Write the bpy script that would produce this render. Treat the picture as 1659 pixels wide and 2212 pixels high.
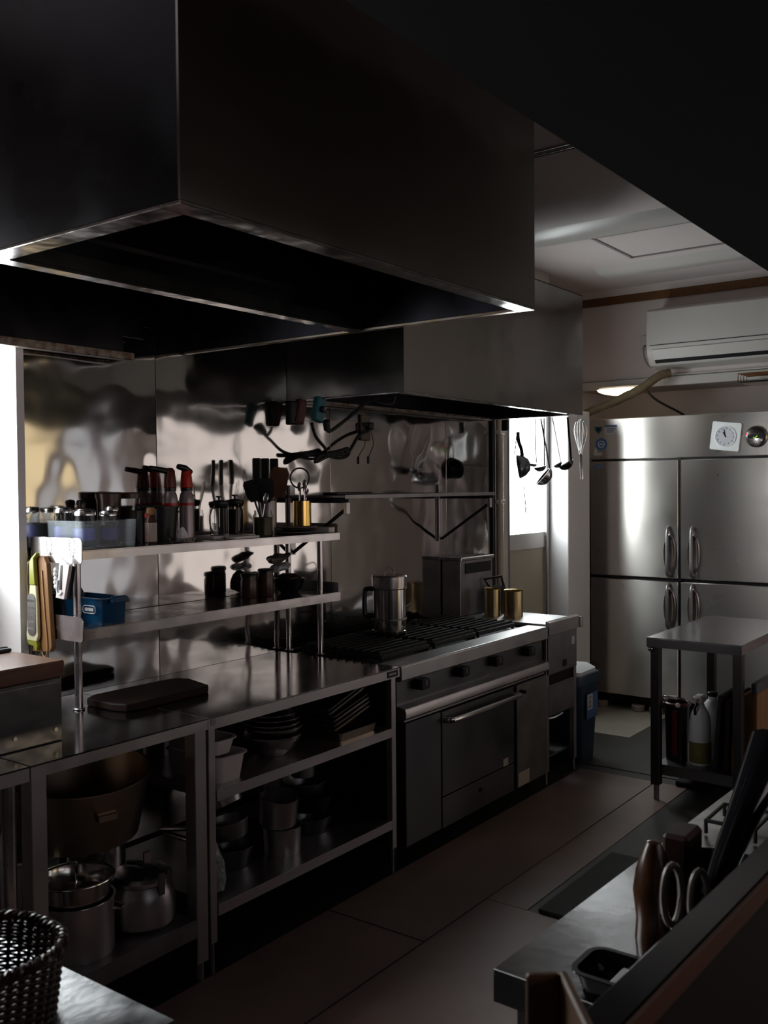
import bpy, bmesh, math, random
from mathutils import Vector, Matrix
random.seed(7)
PI = math.pi
for o in list(bpy.data.objects): bpy.data.objects.remove(o)
S = bpy.context.scene
COL = S.collection

# ------------------------------------------------------------------ camera
YAW, PITCH, ROLL, FPX = math.radians(36.5071), math.radians(-1.5690), math.radians(-0.4866), 2071.64
cf = Vector((math.cos(PITCH)*math.cos(YAW), math.cos(PITCH)*math.sin(YAW), math.sin(PITCH)))
cr = cf.cross(Vector((0, 0, 1))).normalized(); cu = cr.cross(cf)
cr2 = cr*math.cos(ROLL)+cu*math.sin(ROLL); cu2 = cu*math.cos(ROLL)-cr*math.sin(ROLL)
cam = bpy.data.objects.new('camera', bpy.data.cameras.new('camera')); COL.objects.link(cam)
M = Matrix((cr2, cu2, -cf)).transposed().to_4x4(); M.translation = Vector((0, 0, 1.5))
cam.matrix_world = M
cam.data.sensor_fit = 'VERTICAL'; cam.data.sensor_height = 36; cam.data.sensor_width = 27
cam.data.lens = FPX/2212*36
cam.data.clip_start = .02
cam.data.dof.use_dof = True; cam.data.dof.focus_distance = 3.8; cam.data.dof.aperture_fstop = 9
S.camera = cam

# ------------------------------------------------------------------ light and exposure
E_WINDOW = 10.0      # frosted kitchen window, left of the frame
E_DOOR = 11.0        # frosted door pane
E_CREAM, E_GREY, E_BACK, E_DINING, E_LAMP = 1.2, .5, .95, 1.5, 3.0   # lamp by the air conditioner; grey-curtained window; cream, back and dining panels added for reflections and fill
w = bpy.data.worlds.new('world'); S.world = w; w.use_nodes = True
w.node_tree.nodes['Background'].inputs[0].default_value = (.6, .75, 1, 1)
w.node_tree.nodes['Background'].inputs[1].default_value = .3
S.view_settings.view_transform = 'Standard'; S.view_settings.look = 'None'
S.view_settings.exposure = 0; S.view_settings.gamma = 1
try: S.view_settings.use_curve_mapping = False
except Exception: pass
S.cycles.use_denoising = True
S.cycles.max_bounces = 10; S.cycles.glossy_bounces = 6; S.cycles.diffuse_bounces = 4
S.cycles.transmission_bounces = 8; S.cycles.transparent_max_bounces = 12
S.cycles.sample_clamp_indirect = 4; S.cycles.caustics_refractive = False; S.cycles.caustics_reflective = True

# ------------------------------------------------------------------ materials
def mat(name, col, rough=.5, metal=0, var=0, vscale=8, bump=0, bscale=20, bdist=.01, stretch=(1, 1, 1), emit=0,
        ecol=None, trans=0, ior=1.45, alpha=1, aniso=0, spec=.5, rvar=0, detail=3, col2=None, bstretch=None, coat=0, tang=None):
    m = bpy.data.materials.new(name); m.use_nodes = True
    nt = m.node_tree; p = nt.nodes['Principled BSDF']
    p.inputs['Base Color'].default_value = (*col, 1)
    p.inputs['Roughness'].default_value = rough; p.inputs['Metallic'].default_value = metal
    p.inputs['Transmission Weight'].default_value = trans; p.inputs['IOR'].default_value = ior
    p.inputs['Alpha'].default_value = alpha; p.inputs['Specular IOR Level'].default_value = spec
    p.inputs['Coat Weight'].default_value = coat
    if emit:
        p.inputs['Emission Color'].default_value = (*(ecol or col), 1); p.inputs['Emission Strength'].default_value = emit
    tc = nt.nodes.new('ShaderNodeTexCoord')
    def noise(scale, st, det):
        mp = nt.nodes.new('ShaderNodeMapping'); mp.inputs['Scale'].default_value = st
        nt.links.new(tc.outputs['Object'], mp.inputs['Vector'])
        n = nt.nodes.new('ShaderNodeTexNoise'); n.inputs['Scale'].default_value = scale; n.inputs['Detail'].default_value = det
        nt.links.new(mp.outputs['Vector'], n.inputs['Vector']); return n
    if var or rvar:
        n = noise(vscale, stretch, detail)
        if var:
            r = nt.nodes.new('ShaderNodeValToRGB')
            r.color_ramp.elements[0].position = .32; r.color_ramp.elements[1].position = .68
            c2 = col2 or tuple(c*(1-var) for c in col)
            r.color_ramp.elements[0].color = (*c2, 1); r.color_ramp.elements[1].color = (*col, 1)
            nt.links.new(n.outputs['Fac'], r.inputs['Fac']); nt.links.new(r.outputs['Color'], p.inputs['Base Color'])
        if rvar:
            mr = nt.nodes.new('ShaderNodeMapRange'); mr.inputs[1].default_value = .3; mr.inputs[2].default_value = .7
            mr.inputs[3].default_value = max(.02, rough-rvar); mr.inputs[4].default_value = rough+rvar
            nt.links.new(n.outputs['Fac'], mr.inputs[0]); nt.links.new(mr.outputs[0], p.inputs['Roughness'])
    if bump:
        n = noise(bscale, bstretch or stretch, 2)
        b = nt.nodes.new('ShaderNodeBump'); b.inputs['Strength'].default_value = bump; b.inputs['Distance'].default_value = bdist
        nt.links.new(n.outputs['Fac'], b.inputs['Height']); nt.links.new(b.outputs['Normal'], p.inputs['Normal'])
    if aniso:
        p.inputs['Anisotropic'].default_value = aniso; p.inputs['Anisotropic Rotation'].default_value = .25
        t = nt.nodes.new('ShaderNodeTangent'); t.direction_type = 'RADIAL'; t.axis = 'Z'
        nt.links.new(t.outputs[0], p.inputs['Tangent'])
    if tang:   # brushed metal: the scatter runs along tang, the grain across it
        p.inputs['Anisotropic Rotation'].default_value = 0
        v = nt.nodes.new('ShaderNodeCombineXYZ')
        for k in range(3): v.inputs[k].default_value = tang[k]
        nt.links.new(v.outputs[0], p.inputs['Tangent'])
    return m

ST = (.56, .53, .54)
M_ = dict(
    steel=mat('steel', ST, .24, 1, rvar=.07, vscale=14),
    steel_bright=mat('steel_bright', (.62, .6, .58), .15, 1),
    shelf_steel=mat('shelf_steel', (.47, .44, .44), .24, 1, rvar=.06, vscale=8, bump=.35, bscale=7, bdist=.006),
    steel_satin=mat('steel_satin', (.55, .52, .53), .38, 1, rvar=.06),
    steel_dull=mat('steel_dull', (.36, .35, .36), .45, 1, var=.3, vscale=9),
    wall_steel=mat('wall_steel', (.52, .5, .485), .075, 1, rvar=.04, vscale=3, bump=.5, bscale=2.6, bdist=.022, stretch=(1, 1, 1)),
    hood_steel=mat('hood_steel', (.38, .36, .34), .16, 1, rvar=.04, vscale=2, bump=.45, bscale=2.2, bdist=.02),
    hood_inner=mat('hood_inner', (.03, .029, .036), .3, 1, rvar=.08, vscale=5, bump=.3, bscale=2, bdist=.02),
    lip_steel=mat('lip_steel', (.62, .61, .6), .14, 1, var=.5, vscale=11, bump=.5, bscale=9, bdist=.006),
    greasy_lip=mat('greasy_lip', (.3, .26, .24), .4, .8, var=.75, vscale=38, detail=5, col2=(.09, .05, .03)),
    stained_lip=mat('stained_lip', (.5, .46, .44), .28, 1, var=.5, vscale=7, detail=5, col2=(.3, .2, .13)),
    fridge_steel=mat('fridge_steel', (.62, .585, .56), .3, 1, aniso=.9, rvar=.03, vscale=6),
    top_steel=mat('top_steel', (.56, .55, .56), .38, 1, rvar=.06, vscale=9, detail=6, bump=.12, bscale=120, bdist=.001),
    trolley_top=mat('trolley_top', (.68, .67, .7), .2, 1, rvar=.03, vscale=5),
    scratched=mat('scratched', (.52, .53, .55), .36, 1, rvar=.1, vscale=14, detail=8, bump=.3, bscale=60, bdist=.0012, var=.3, aniso=.85, tang=(1, 0, 0)),
    worn_counter=mat('worn_counter', (.6, .6, .62), .26, 1, rvar=.05, vscale=9, detail=8, bump=.3, bscale=45, bdist=.0012, var=.3, aniso=.9, tang=(0, 1, 0)),
    counter_top=mat('counter_top', (.33, .325, .33), .13, 1, rvar=.05, vscale=4),
    box_steel=mat('box_steel', (.3, .3, .33), .25, 1, bump=.4, bscale=9, bdist=.01),
    leg_dark=mat('leg_dark', (.1, .09, .09), .35, 1),
    front_dark=mat('front_dark', (.2, .2, .22), .34, 1, rvar=.06, vscale=5),
    brass=mat('brass', (.66, .44, .13), .2, 1, rvar=.05),
    warm_steel=mat('warm_steel', (.4, .33, .26), .3, 1),
    pale_brass=mat('pale_brass', (.52, .42, .24), .28, 1),
    iron=mat('iron', (.012, .012, .013), .55, .3, bump=.3, bscale=90, bdist=.002),
    black=mat('black', (.009, .009, .011), .35),
    black_gloss=mat('black_gloss', (.008, .008, .01), .12),
    black_matt=mat('black_matt', (.012, .012, .013), .8),
    rubber=mat('rubber', (.015, .015, .016), .6),
    white_wall=mat('white_wall', (.6, .52, .5), .6, var=.06, vscale=2),
    soffit_bounce=mat('soffit_bounce', (.2, .165, .145), .7),
    reveal_paint=mat('reveal_paint', (.78, .76, .77), .5, var=.05, vscale=3),
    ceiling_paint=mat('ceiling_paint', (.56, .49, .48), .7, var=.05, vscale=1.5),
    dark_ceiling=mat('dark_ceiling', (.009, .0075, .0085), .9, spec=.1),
    dark_wall=mat('dark_wall', (.05, .04, .035), .7, var=.2),
    wood_trim=mat('wood_trim', (.15, .06, .015), .5, var=.4, stretch=(1, 12, 12), vscale=3),
    dark_wood=mat('dark_wood', (.008, .004, .003), .6, spec=.15, var=.5, vscale=3, stretch=(2, 14, 14)),
    board_wood=mat('board_wood', (.13, .062, .042), .32, var=.35, vscale=4, stretch=(1.5, 16, 16)),
    black_wood=mat('black_wood', (.02, .008, .005), .6, spec=.2, var=.4, vscale=4, stretch=(2, 14, 14)),
    red_wood=mat('red_wood', (.06, .02, .009), .5, spec=.25, var=.35, vscale=4, stretch=(2, 10, 10)),
    spatula_wood=mat('spatula_wood', (.13, .05, .02), .5, var=.3, vscale=6),
    tan_wood=mat('tan_wood', (.29, .14, .05), .5, var=.4, vscale=4, stretch=(10, 10, 1.5)),
    holder_wood=mat('holder_wood', (.11, .05, .022), .55, var=.3, vscale=6, stretch=(10, 10, 1.5)),
    pale_wood=mat('pale_wood', (.45, .28, .14), .55, var=.25, vscale=6, stretch=(10, 10, 1.5)),
    lino=mat('lino', (.27, .18, .16), .45, var=.3, vscale=2.5, detail=6, bump=.06, bscale=30, bdist=.002),
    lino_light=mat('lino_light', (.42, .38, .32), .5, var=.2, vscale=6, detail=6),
    floor_dark=mat('floor_dark', (.045, .042, .042), .5, var=.35, vscale=4, detail=5),
    mat_rubber=mat('mat_rubber', (.02, .017, .016), .7, var=.4, vscale=7),
    plastic_white=mat('plastic_white', (.7, .67, .65), .4),
    ac_white=mat('ac_white', (.5, .47, .45), .35),
    enamel_white=mat('enamel_white', (.62, .57, .57), .2),
    blue_enamel=mat('blue_enamel', (.006, .05, .125), .18),
    bin_blue=mat('bin_blue', (.028, .06, .095), .45),
    label_blue=mat('label_blue', (.09, .19, .42), .5),
    label_white=mat('label_white', (.65, .65, .66), .5),
    teal=mat('teal', (.02, .12, .15), .4),
    rosy=mat('rosy', (.16, .05, .06), .5),
    brown_plastic=mat('brown_plastic', (.1, .08, .05), .4),
    red=mat('red', (.5, .025, .012), .3),
    maroon=mat('maroon', (.028, .007, .005), .45),
    dark_red=mat('dark_red', (.12, .015, .015), .35),
    clear=mat('clear', (.95, .97, .98), .05, trans=1, ior=1.12),
    frost=mat('frost', (.75, .85, .93), .25, alpha=.12),
    glass=mat('glass', (.97, .98, .97), .02, trans=1, ior=1.06),
    jar_blue=mat('jar_blue', (.05, .05, .3), .4),
    silver_lid=mat('silver_lid', (.66, .66, .67), .22, 1),
    tin=mat('tin', (.35, .3, .31), .4, .6),
    beige_grain=mat('beige_grain', (.4, .26, .16), .8, var=.4, vscale=120),
    salt=mat('salt', (.6, .6, .64), .7, var=.1, vscale=200),
    tea=mat('tea', (.05, .02, .012), .3),
    yellow_oil=mat('yellow_oil', (.22, .19, .06), .4, var=.3, vscale=20),
    lime=mat('lime', (.22, .23, .02), .35),
    cream=mat('cream', (.62, .58, .38), .4),
    steel_hole=mat('steel_hole', (.03, .03, .03), .6),
    cork=mat('cork', (.34, .17, .07), .7, var=.3, vscale=60),
    paper=mat('paper', (.5, .42, .38), .7),
    brown_pot=mat('brown_pot', (.085, .035, .016), .25, var=.6, vscale=22),
    hose=mat('hose', (.2, .15, .085), .6, var=.3, vscale=30),
    bag=mat('bag', (.85, .78, .6), .35, bump=.4, bscale=30, bdist=.01),
    film=mat('film', (.8, .85, .88), .2, trans=.5, bump=.8, bscale=30, bdist=.02),
    snack_bag=mat('snack_bag', (.09, .045, .035), .3, var=.6, vscale=18, bump=.7, bscale=35, bdist=.01, col2=(.16, .14, .13)),
    milky=mat('milky', (.78, .78, .8), .35, spec=.4),
    liquid=mat('liquid', (.3, .27, .02), .3),
    wicker=mat('wicker', (.035, .014, .011), .3, var=.3, vscale=30),
    pale_plastic=mat('pale_plastic', (.26, .22, .2), .35),
    door_lower=mat('door_lower', (.4, .36, .28), .5),
    door_alu=mat('door_alu', (.6, .58, .56), .35, .3),
    pipe_paint=mat('pipe_paint', (.45, .38, .3), .45),
    pane_window=mat('pane_window', (.85, .95, .92), .5, emit=E_WINDOW, ecol=(.94, 1, 1)),
    pane_door=mat('pane_door', (.85, .97, .95), .5, emit=E_DOOR, ecol=(.92, 1, 1)),
    glow_cream=mat('glow_cream', (.8, .7, .5), .5, emit=E_CREAM, ecol=(1, .78, .45)),
    fill_dining=mat('fill_dining', (.8, .76, .72), .5, emit=E_DINING, ecol=(1, .84, .86)),
    pane_grey=mat('pane_grey', (.7, .72, .75), .5, emit=E_GREY, ecol=(.93, .93, 1)),
    glow_back=mat('glow_back', (.8, .76, .72), .5, emit=E_BACK, ecol=(1, .9, .86)),
    lamp_glow=mat('lamp_glow', (.9, .8, .6), .4, emit=E_LAMP, ecol=(1, .83, .55)),
    led_red=mat('led_red', (.8, .02, .05), .4, emit=1, ecol=(1, .02, .08)),
    led_green=mat('led_green', (.4, .8, .05), .4, emit=.4, ecol=(.4, .8, .05)),
    clock_face=mat('clock_face', (.6, .6, .66), .4),
    clock_case=mat('clock_case', (.85, .87, .88), .3, emit=0),
)
MATS = M_

# ------------------------------------------------------------------ mesh helpers
def nb(): return bmesh.new()
def box(bm, x0, x1, y0, y1, z0, z1, bev=0, seg=1):
    vs = [bm.verts.new((x, y, z)) for x in (x0, x1) for y in (y0, y1) for z in (z0, z1)]
    fs = [bm.faces.new([vs[i] for i in f]) for f in ((0, 1, 3, 2), (4, 6, 7, 5), (0, 4, 5, 1), (2, 3, 7, 6), (0, 2, 6, 4), (1, 5, 7, 3))]
    if bev:
        es = list({e for f in fs for e in f.edges})
        bmesh.ops.bevel(bm, geom=es, offset=bev, segments=seg, profile=.5, affect='EDGES')
    return bm
def lathe(bm, prof, c=(0, 0, 0), seg=28, sx=1, sy=1, mtx=None):
    rings = []
    for r, z in prof:
        if r < 1e-5:
            rings.append([bm.verts.new((c[0], c[1], c[2]+z))])
        else:
            rings.append([bm.verts.new((c[0]+sx*r*math.cos(2*PI*i/seg), c[1]+sy*r*math.sin(2*PI*i/seg), c[2]+z)) for i in range(seg)])
    new = [v for r in rings for v in r]
    for a, b in zip(rings, rings[1:]):
        for i in range(seg):
            j = (i+1) % seg
            if len(a) == 1 and len(b) == 1: continue
            if len(a) == 1: bm.faces.new((a[0], b[j], b[i]))
            elif len(b) == 1: bm.faces.new((a[i], a[j], b[0]))
            else: bm.faces.new((a[i], a[j], b[j], b[i]))
    if mtx: bmesh.ops.transform(bm, matrix=mtx, verts=new)
    return bm
def cyl(bm, c, r, h, seg=20, r2=None, bev=.0):
    r2 = r if r2 is None else r2
    b = min(bev, h/3)
    if b: return lathe(bm, [(0, 0), (r-b, 0), (r, b), (r2, h-b), (r2-b, h), (0, h)], c, seg)
    return lathe(bm, [(0, 0), (r, 0), (r2, h), (0, h)], c, seg)
def cup(bm, c, r, h, t=.002, r0=None, seg=28, lip=0):
    r0 = r if r0 is None else r0
    prof = [(0, 0), (r0, 0), (r, h)]
    if lip: prof += [(r+lip, h), (r+lip, h+t), (r-t, h+t)]
    else: prof += [(r-t, h)]
    prof += [(r0-t, t), (0, t)]
    return lathe(bm, prof, c, seg)
def spline(pts, n=8):
    P = [Vector(p) for p in pts]; out = []
    for i in range(len(P)-1):
        a = P[max(0, i-1)]; b = P[i]; c = P[i+1]; d = P[min(len(P)-1, i+2)]
        for k in range(n):
            t = k/n
            out.append(.5*((2*b)+(c-a)*t+(2*a-5*b+4*c-d)*t*t+(3*b-a-3*c+d)*t**3))
    out.append(P[-1]); return out
def tube(bm, pts, r, seg=8, closed=False, caps=True):
    P = [Vector(p) for p in pts]; n = len(P)
    rr = r if hasattr(r, '__len__') else [r]*n
    tg = []
    for i in range(n):
        if closed: d = P[(i+1) % n]-P[i-1]
        else: d = P[min(n-1, i+1)]-P[max(0, i-1)]
        tg.append(d.normalized() if d.length > 1e-9 else Vector((0, 0, 1)))
    ax = Vector((0, 0, 1)) if abs(tg[0].z) < .9 else Vector((1, 0, 0))
    u = tg[0].cross(ax).normalized(); rings = []
    for i in range(n):
        u = (u-tg[i]*u.dot(tg[i])).normalized(); v = tg[i].cross(u)
        rings.append([bm.verts.new(P[i]+(u*math.cos(2*PI*k/seg)+v*math.sin(2*PI*k/seg))*rr[i]) for k in range(seg)])
    m = n if closed else n-1
    for i in range(m):
        a, b = rings[i], rings[(i+1) % n]
        for k in range(seg):
            bm.faces.new((a[k], a[(k+1) % seg], b[(k+1) % seg], b[k]))
    if caps and not closed:
        bm.faces.new(rings[0][::-1]); bm.faces.new(rings[-1])
    return bm
def prism(bm, poly, d0, d1, axis='y'):
    """poly: 2-D outline; extruded along axis. x: (y,z), y: (x,z), z: (x,y)"""
    def P(a, b, d): return {'x': (d, a, b), 'y': (a, d, b), 'z': (a, b, d)}[axis]
    A = [bm.verts.new(P(a, b, d0)) for a, b in poly]; B = [bm.verts.new(P(a, b, d1)) for a, b in poly]
    n = len(poly)
    bm.faces.new(A[::-1]); bm.faces.new(B)
    for i in range(n): bm.faces.new((A[i], A[(i+1) % n], B[(i+1) % n], B[i]))
    return bm
def rrect(x0, x1, y0, y1, r, n=5):
    out = []
    for cx, cy, a in ((x1-r, y1-r, 0), (x0+r, y1-r, 90), (x0+r, y0+r, 180), (x1-r, y0+r, 270)):
        for k in range(n+1):
            t = math.radians(a+90*k/n); out.append((cx+r*math.cos(t), cy+r*math.sin(t)))
    return out
def loft(bm, loops, cap0=True, cap1=True):
    R = [[bm.verts.new(p) for p in L] for L in loops]
    n = len(R[0])
    for a, b in zip(R, R[1:]):
        for i in range(n): bm.faces.new((a[i], a[(i+1) % n], b[(i+1) % n], b[i]))
    if cap0: bm.faces.new(R[0][::-1])
    if cap1: bm.faces.new(R[-1])
    return bm
def tray(bm, x0, x1, y0, y1, z0, h, taper=.01, r=.02, t=.002, rim=.006):
    def L(g, z, rr): return [(a, b, z) for a, b in rrect(x0-g, x1+g, y0-g, y1+g, max(.003, rr))]
    loft(bm, [L(-taper, z0, r-.004), L(0, z0+h-t, r), L(rim, z0+h-t, r+rim), L(rim, z0+h, r+rim), L(-t, z0+h, r-t), L(-taper-t, z0+t, r-.006)])
    return bm
def xf(bm, mtx):
    bmesh.ops.transform(bm, matrix=mtx, verts=bm.verts); return bm
def rot(bm, ang, axis, piv=(0, 0, 0)):
    p = Vector(piv)
    return xf(bm, Matrix.Translation(p) @ Matrix.Rotation(math.radians(ang), 4, axis) @ Matrix.Translation(-p))
def crumple(bm, amp, seed=0, sc=30):
    from mathutils import noise
    for v in bm.verts:
        v.co += noise.noise_vector(v.co*sc+Vector((seed*3.1, seed, 0)))*amp
    return bm
def blob(bm, c, rx, ry, rz, u=18, v=12):
    prof = [(max(0, math.sin(PI*i/v)), -math.cos(PI*i/v)) for i in range(v+1)]
    prof[0] = (0, -1); prof[-1] = (0, 1)
    t = bmesh.new(); lathe(t, prof, (0, 0, 0), u)
    xf(t, Matrix.Translation(Vector(c)) @ Matrix.Diagonal((rx, ry, rz, 1)))
    me = bpy.data.meshes.new('tmp'); t.to_mesh(me); t.free(); bm.from_mesh(me); bpy.data.meshes.remove(me)
    return bm

def mk(name, bm, m, parent=None, off=None, smooth=True, bevel=0):
    if off is not None: bmesh.ops.translate(bm, vec=-Vector(off), verts=bm.verts)
    bmesh.ops.recalc_face_normals(bm, faces=bm.faces)
    me = bpy.data.meshes.new(name); bm.to_mesh(me); bm.free()
    if smooth:
        me.polygons.foreach_set('use_smooth', [True]*len(me.polygons)); me.set_sharp_from_angle(angle=.6)
    me.materials.append(MATS[m])
    o = bpy.data.objects.new(name, me); COL.objects.link(o)
    if parent: o.parent = parent
    if bevel:
        b = o.modifiers.new('bevel', 'BEVEL'); b.width = bevel; b.segments = 2; b.limit_method = 'ANGLE'
    return o
class Thing:
    """An Empty at the thing's base; parts are given in world coordinates (local=False) or relative to the base."""
    def __init__(s, name, label, cat, loc=(0, 0, 0), rz=0, group=None, local=False, kind=None):
        o = bpy.data.objects.new(name, None); COL.objects.link(o); o.empty_display_size = .05
        o.location = loc; o.rotation_euler = (0, 0, math.radians(rz))
        o['label'] = label; o['category'] = cat
        if group: o['group'] = group
        if kind: o['kind'] = kind
        s.o = o; s.loc = Vector(loc); s.local = local
    def p(s, name, bm, m, parent=None, label=None, **k):
        o = mk(name, bm, m, parent or s.o, None if s.local else s.loc, **k)
        if label: o['label'] = label
        return o
def solo(name, bm, m, label, cat, loc=(0, 0, 0), group=None, kind=None, **k):
    o = mk(name, bm, m, None, loc, **k); o.location = loc
    o['label'] = label; o['category'] = cat
    if group: o['group'] = group
    if kind: o['kind'] = kind
    return o
def struct(name, bm, m, label, cat, parent=None, **k):
    o = mk(name, bm, m, parent, **k)
    if not parent: o['kind'] = 'structure'; o['label'] = label; o['category'] = cat
    return o

# ================================================================== THE SETTING
YW = 2.79      # kitchen wall
ZC = 2.83      # kitchen ceiling
# floor
struct('floor', box(nb(), -3, 7, -2.4, 3.2, -.06, 0), 'floor_dark', 'dark kitchen floor showing between the tan floor sheets', 'floor')
# left wall with window recess and door recess (boxes around the openings)
b = nb()
box(b, -3, .45, YW, 3.2, 0, ZC)
box(b, .45, 1.78, YW, 3.2, 0, .95); box(b, .45, 1.78, YW, 3.2, 2.15, ZC)
box(b, 1.806, 4.93, YW+.004, 3.2, 0, ZC)
box(b, 4.93, 5.534, YW, 3.2, 2.2, ZC)
box(b, 5.534, 5.56, YW+.004, 3.2, 0, ZC)
box(b, 5.56, 7, 2.96, 3.2, 0, ZC)
struct('wall_left', b, 'white_wall', 'pale painted wall behind the steel panels and the fridge', 'wall')
b = nb(); box(b, 1.778, 1.806, YW-.012, 2.97, .8, 2.3); box(b, .3, 1.778, 2.94, 2.97, .95, 1.2)
struct('trim_1', b, 'reveal_paint', 'bright painted window reveal at the left edge of the photo', 'window reveal')
w1 = struct('window_1', box(nb(), .45, 1.776, 2.955, 2.985, 1.2, 2.15), 'pane_window', 'frosted daylight window at the far left, beyond the edge of the frame', 'window')
b = nb(); box(b, .45, 1.776, 2.93, 2.955, 1.18, 1.22); box(b, 1.08, 1.12, 2.93, 2.955, 1.22, 2.15)
struct('window_frame', b, 'door_alu', '', '', parent=w1)
# door in its recess
d = struct('door_1', box(nb(), 4.98, 5.51, YW+.012, YW+.045, .05, 1.105), 'door_lower', 'door with a bright frosted pane and beige lower panel behind the fryer', 'door')
struct('pane', box(nb(), 5.0, 5.49, YW+.02, YW+.028, 1.19, 2.15), 'pane_door', '', '', parent=d)
b = nb()
box(b, 4.93, 5.008, YW-.004, YW+.05, 0, 2.2); box(b, 5.486, 5.53, YW-.004, YW+.05, 0, 2.2)
box(b, 5.008, 5.486, YW+.002, YW+.045, 1.105, 1.2); box(b, 5.008, 5.486, YW, YW+.05, 2.14, 2.2); box(b, 5.008, 5.486, YW, YW+.045, 0, .1)
struct('door_frame', b, 'door_alu', '', '', parent=d)
b = nb(); box(b, 5.482, 5.495, YW-.01, YW-.004, .02, 2.2); box(b, 5.0, 5.01, YW-.01, YW-.004, .02, 2.2)
struct('weather_strip', b, 'steel_dull', '', '', parent=d)
struct('trim_2', box(nb(), 5.534, 5.853, 2.654, 2.955, 0, 1.97, .004), 'reveal_paint', 'pale painted pillar between the frosted door and the fridge', 'pillar')
# far wall: upper part above the fridge, and the recess behind the fridge
struct('wall_back', box(nb(), 6.3, 7, -2.4, 2.96, 2.16, ZC), 'white_wall', 'pale far wall carrying the air conditioner', 'wall')
struct('wall_back.001', box(nb(), 6.78, 7, -2.4, 2.96, 0, 2.16), 'white_wall', 'pale wall of the recess behind the fridge', 'wall')
b = nb(); box(b, 6.285, 6.3, -2.4, 2.96, 2.735, 2.79)
struct('trim_3', b, 'wood_trim', 'brown wooden strip along the top of the far wall', 'trim')
b = nb(); prism(b, [(6.3, 2.79), (6.3, ZC), (6.24, ZC), (6.285, 2.79)], -2.4, 2.96, 'y')
struct('trim_4', b, 'white_wall', 'beige cornice above the brown wooden strip', 'trim')
b = nb(); box(b, 6.27, 6.3, -2.4, 2.96, 2.15, 2.21, .004); box(b, 6.285, 6.3, -2.4, 2.96, 2.215, 2.225)
struct('trim_5', b, 'ac_white', 'white moulding along the lower edge of the far wall', 'trim')
# ceiling and its fittings
struct('ceiling', box(nb(), -3, 7, .75, 3.2, ZC, ZC+.05), 'ceiling_paint', 'white kitchen ceiling at upper right', 'ceiling')
for nm, y0, y1, lab in (('trim_6', 4.62, 4.78, 'long white ridge across the ceiling nearest the hood'), ('trim_7', 5.62, 5.78, 'long white ridge across the ceiling above the air conditioner')):
    yl = 2.78 if nm == 'trim_6' else 2.49
    b = nb(); prism(b, [(y0-.06, ZC), (y0, ZC-.03), (y1, ZC-.03), (y1+.05, ZC)], .75, yl, 'y')
    struct(nm, b, 'ac_white', lab, 'ceiling trim')
b = nb()
for y0, y1, x0, x1 in ((.8, 2.2, 4.87, 4.885), (.8, 2.2, 5.42, 5.44), (2.185, 2.2, 4.87, 5.44)):
    box(b, x0, x1, y0, y1, ZC-.006, ZC)
struct('trim_8', b, 'tin', 'dark outline of the access panel in the ceiling', 'ceiling trim')
b = nb(); tube(b, [(3.475, .76, ZC-.004), (3.475, 1.9, ZC-.004)], .009, 12); tube(b, [(3.515, .76, ZC-.004), (3.515, 1.9, ZC-.004)], .009, 12)
struct('trim_9', b, 'steel_bright', 'pair of thin bright rails on the ceiling beside the big hood', 'ceiling trim')
# low dark soffit over the serving hatch; the dining side behind the camera
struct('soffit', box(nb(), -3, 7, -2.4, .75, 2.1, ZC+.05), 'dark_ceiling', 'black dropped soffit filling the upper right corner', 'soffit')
struct('wall_right', box(nb(), -3, 7, -2.6, -2.4, 0, ZC), 'white_wall', 'pale dining-room wall behind the camera to the right', 'wall')
struct('wall_front', box(nb(), -3.2, -3, -2.4, 3.2, 0, ZC), 'dark_wall', 'dark wall behind the camera', 'wall')
struct('glow_panel_cream', box(nb(), 4.2, 5.35, -2.4, -2.37, .5, 2.25), 'glow_cream', 'added cream glowing panel on the dining wall to the right of the camera', 'window')  # added glowing panel in place of a bright cream wall, reflected in the steel
struct('window_3', box(nb(), 5.5, 6.15, -2.4, -2.37, .2, 2.2), 'pane_grey', 'grey-curtained dining window in the right corner', 'window')
struct('glow_panel_back', box(nb(), 6.74, 6.78, -2.25, -.3, .55, 2.15), 'glow_back', 'added wide pale glowing panel on the far wall, right of the frame', 'window')  # added glowing panel stands for a bright wall mirrored in the steel panels
struct('fill_panel', box(nb(), .2, 3.4, -2.4, -2.37, .9, 2.0), 'fill_dining', 'added wide fill-light panel on the wall behind the camera', 'window')  # added glowing panel, fill light for the surfaces facing the dining side
b = nb(); box(b, 6.72, 6.74, -2.25, -.3, 1.52, 1.7); box(b, 6.72, 6.74, -1.3, -1.25, .55, 2.15)
struct('panel_bar', b, 'dark_wall', '', '', parent=bpy.data.objects['glow_panel_back'])
struct('bounce_face', box(nb(), -3, 7, .75, .754, 2.112, ZC), 'soffit_bounce', 'added brownish face on the kitchen side of the dropped soffit, for hood reflections', 'soffit side')  # added face, hidden from the camera, brightens what the hood fronts reflect
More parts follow.
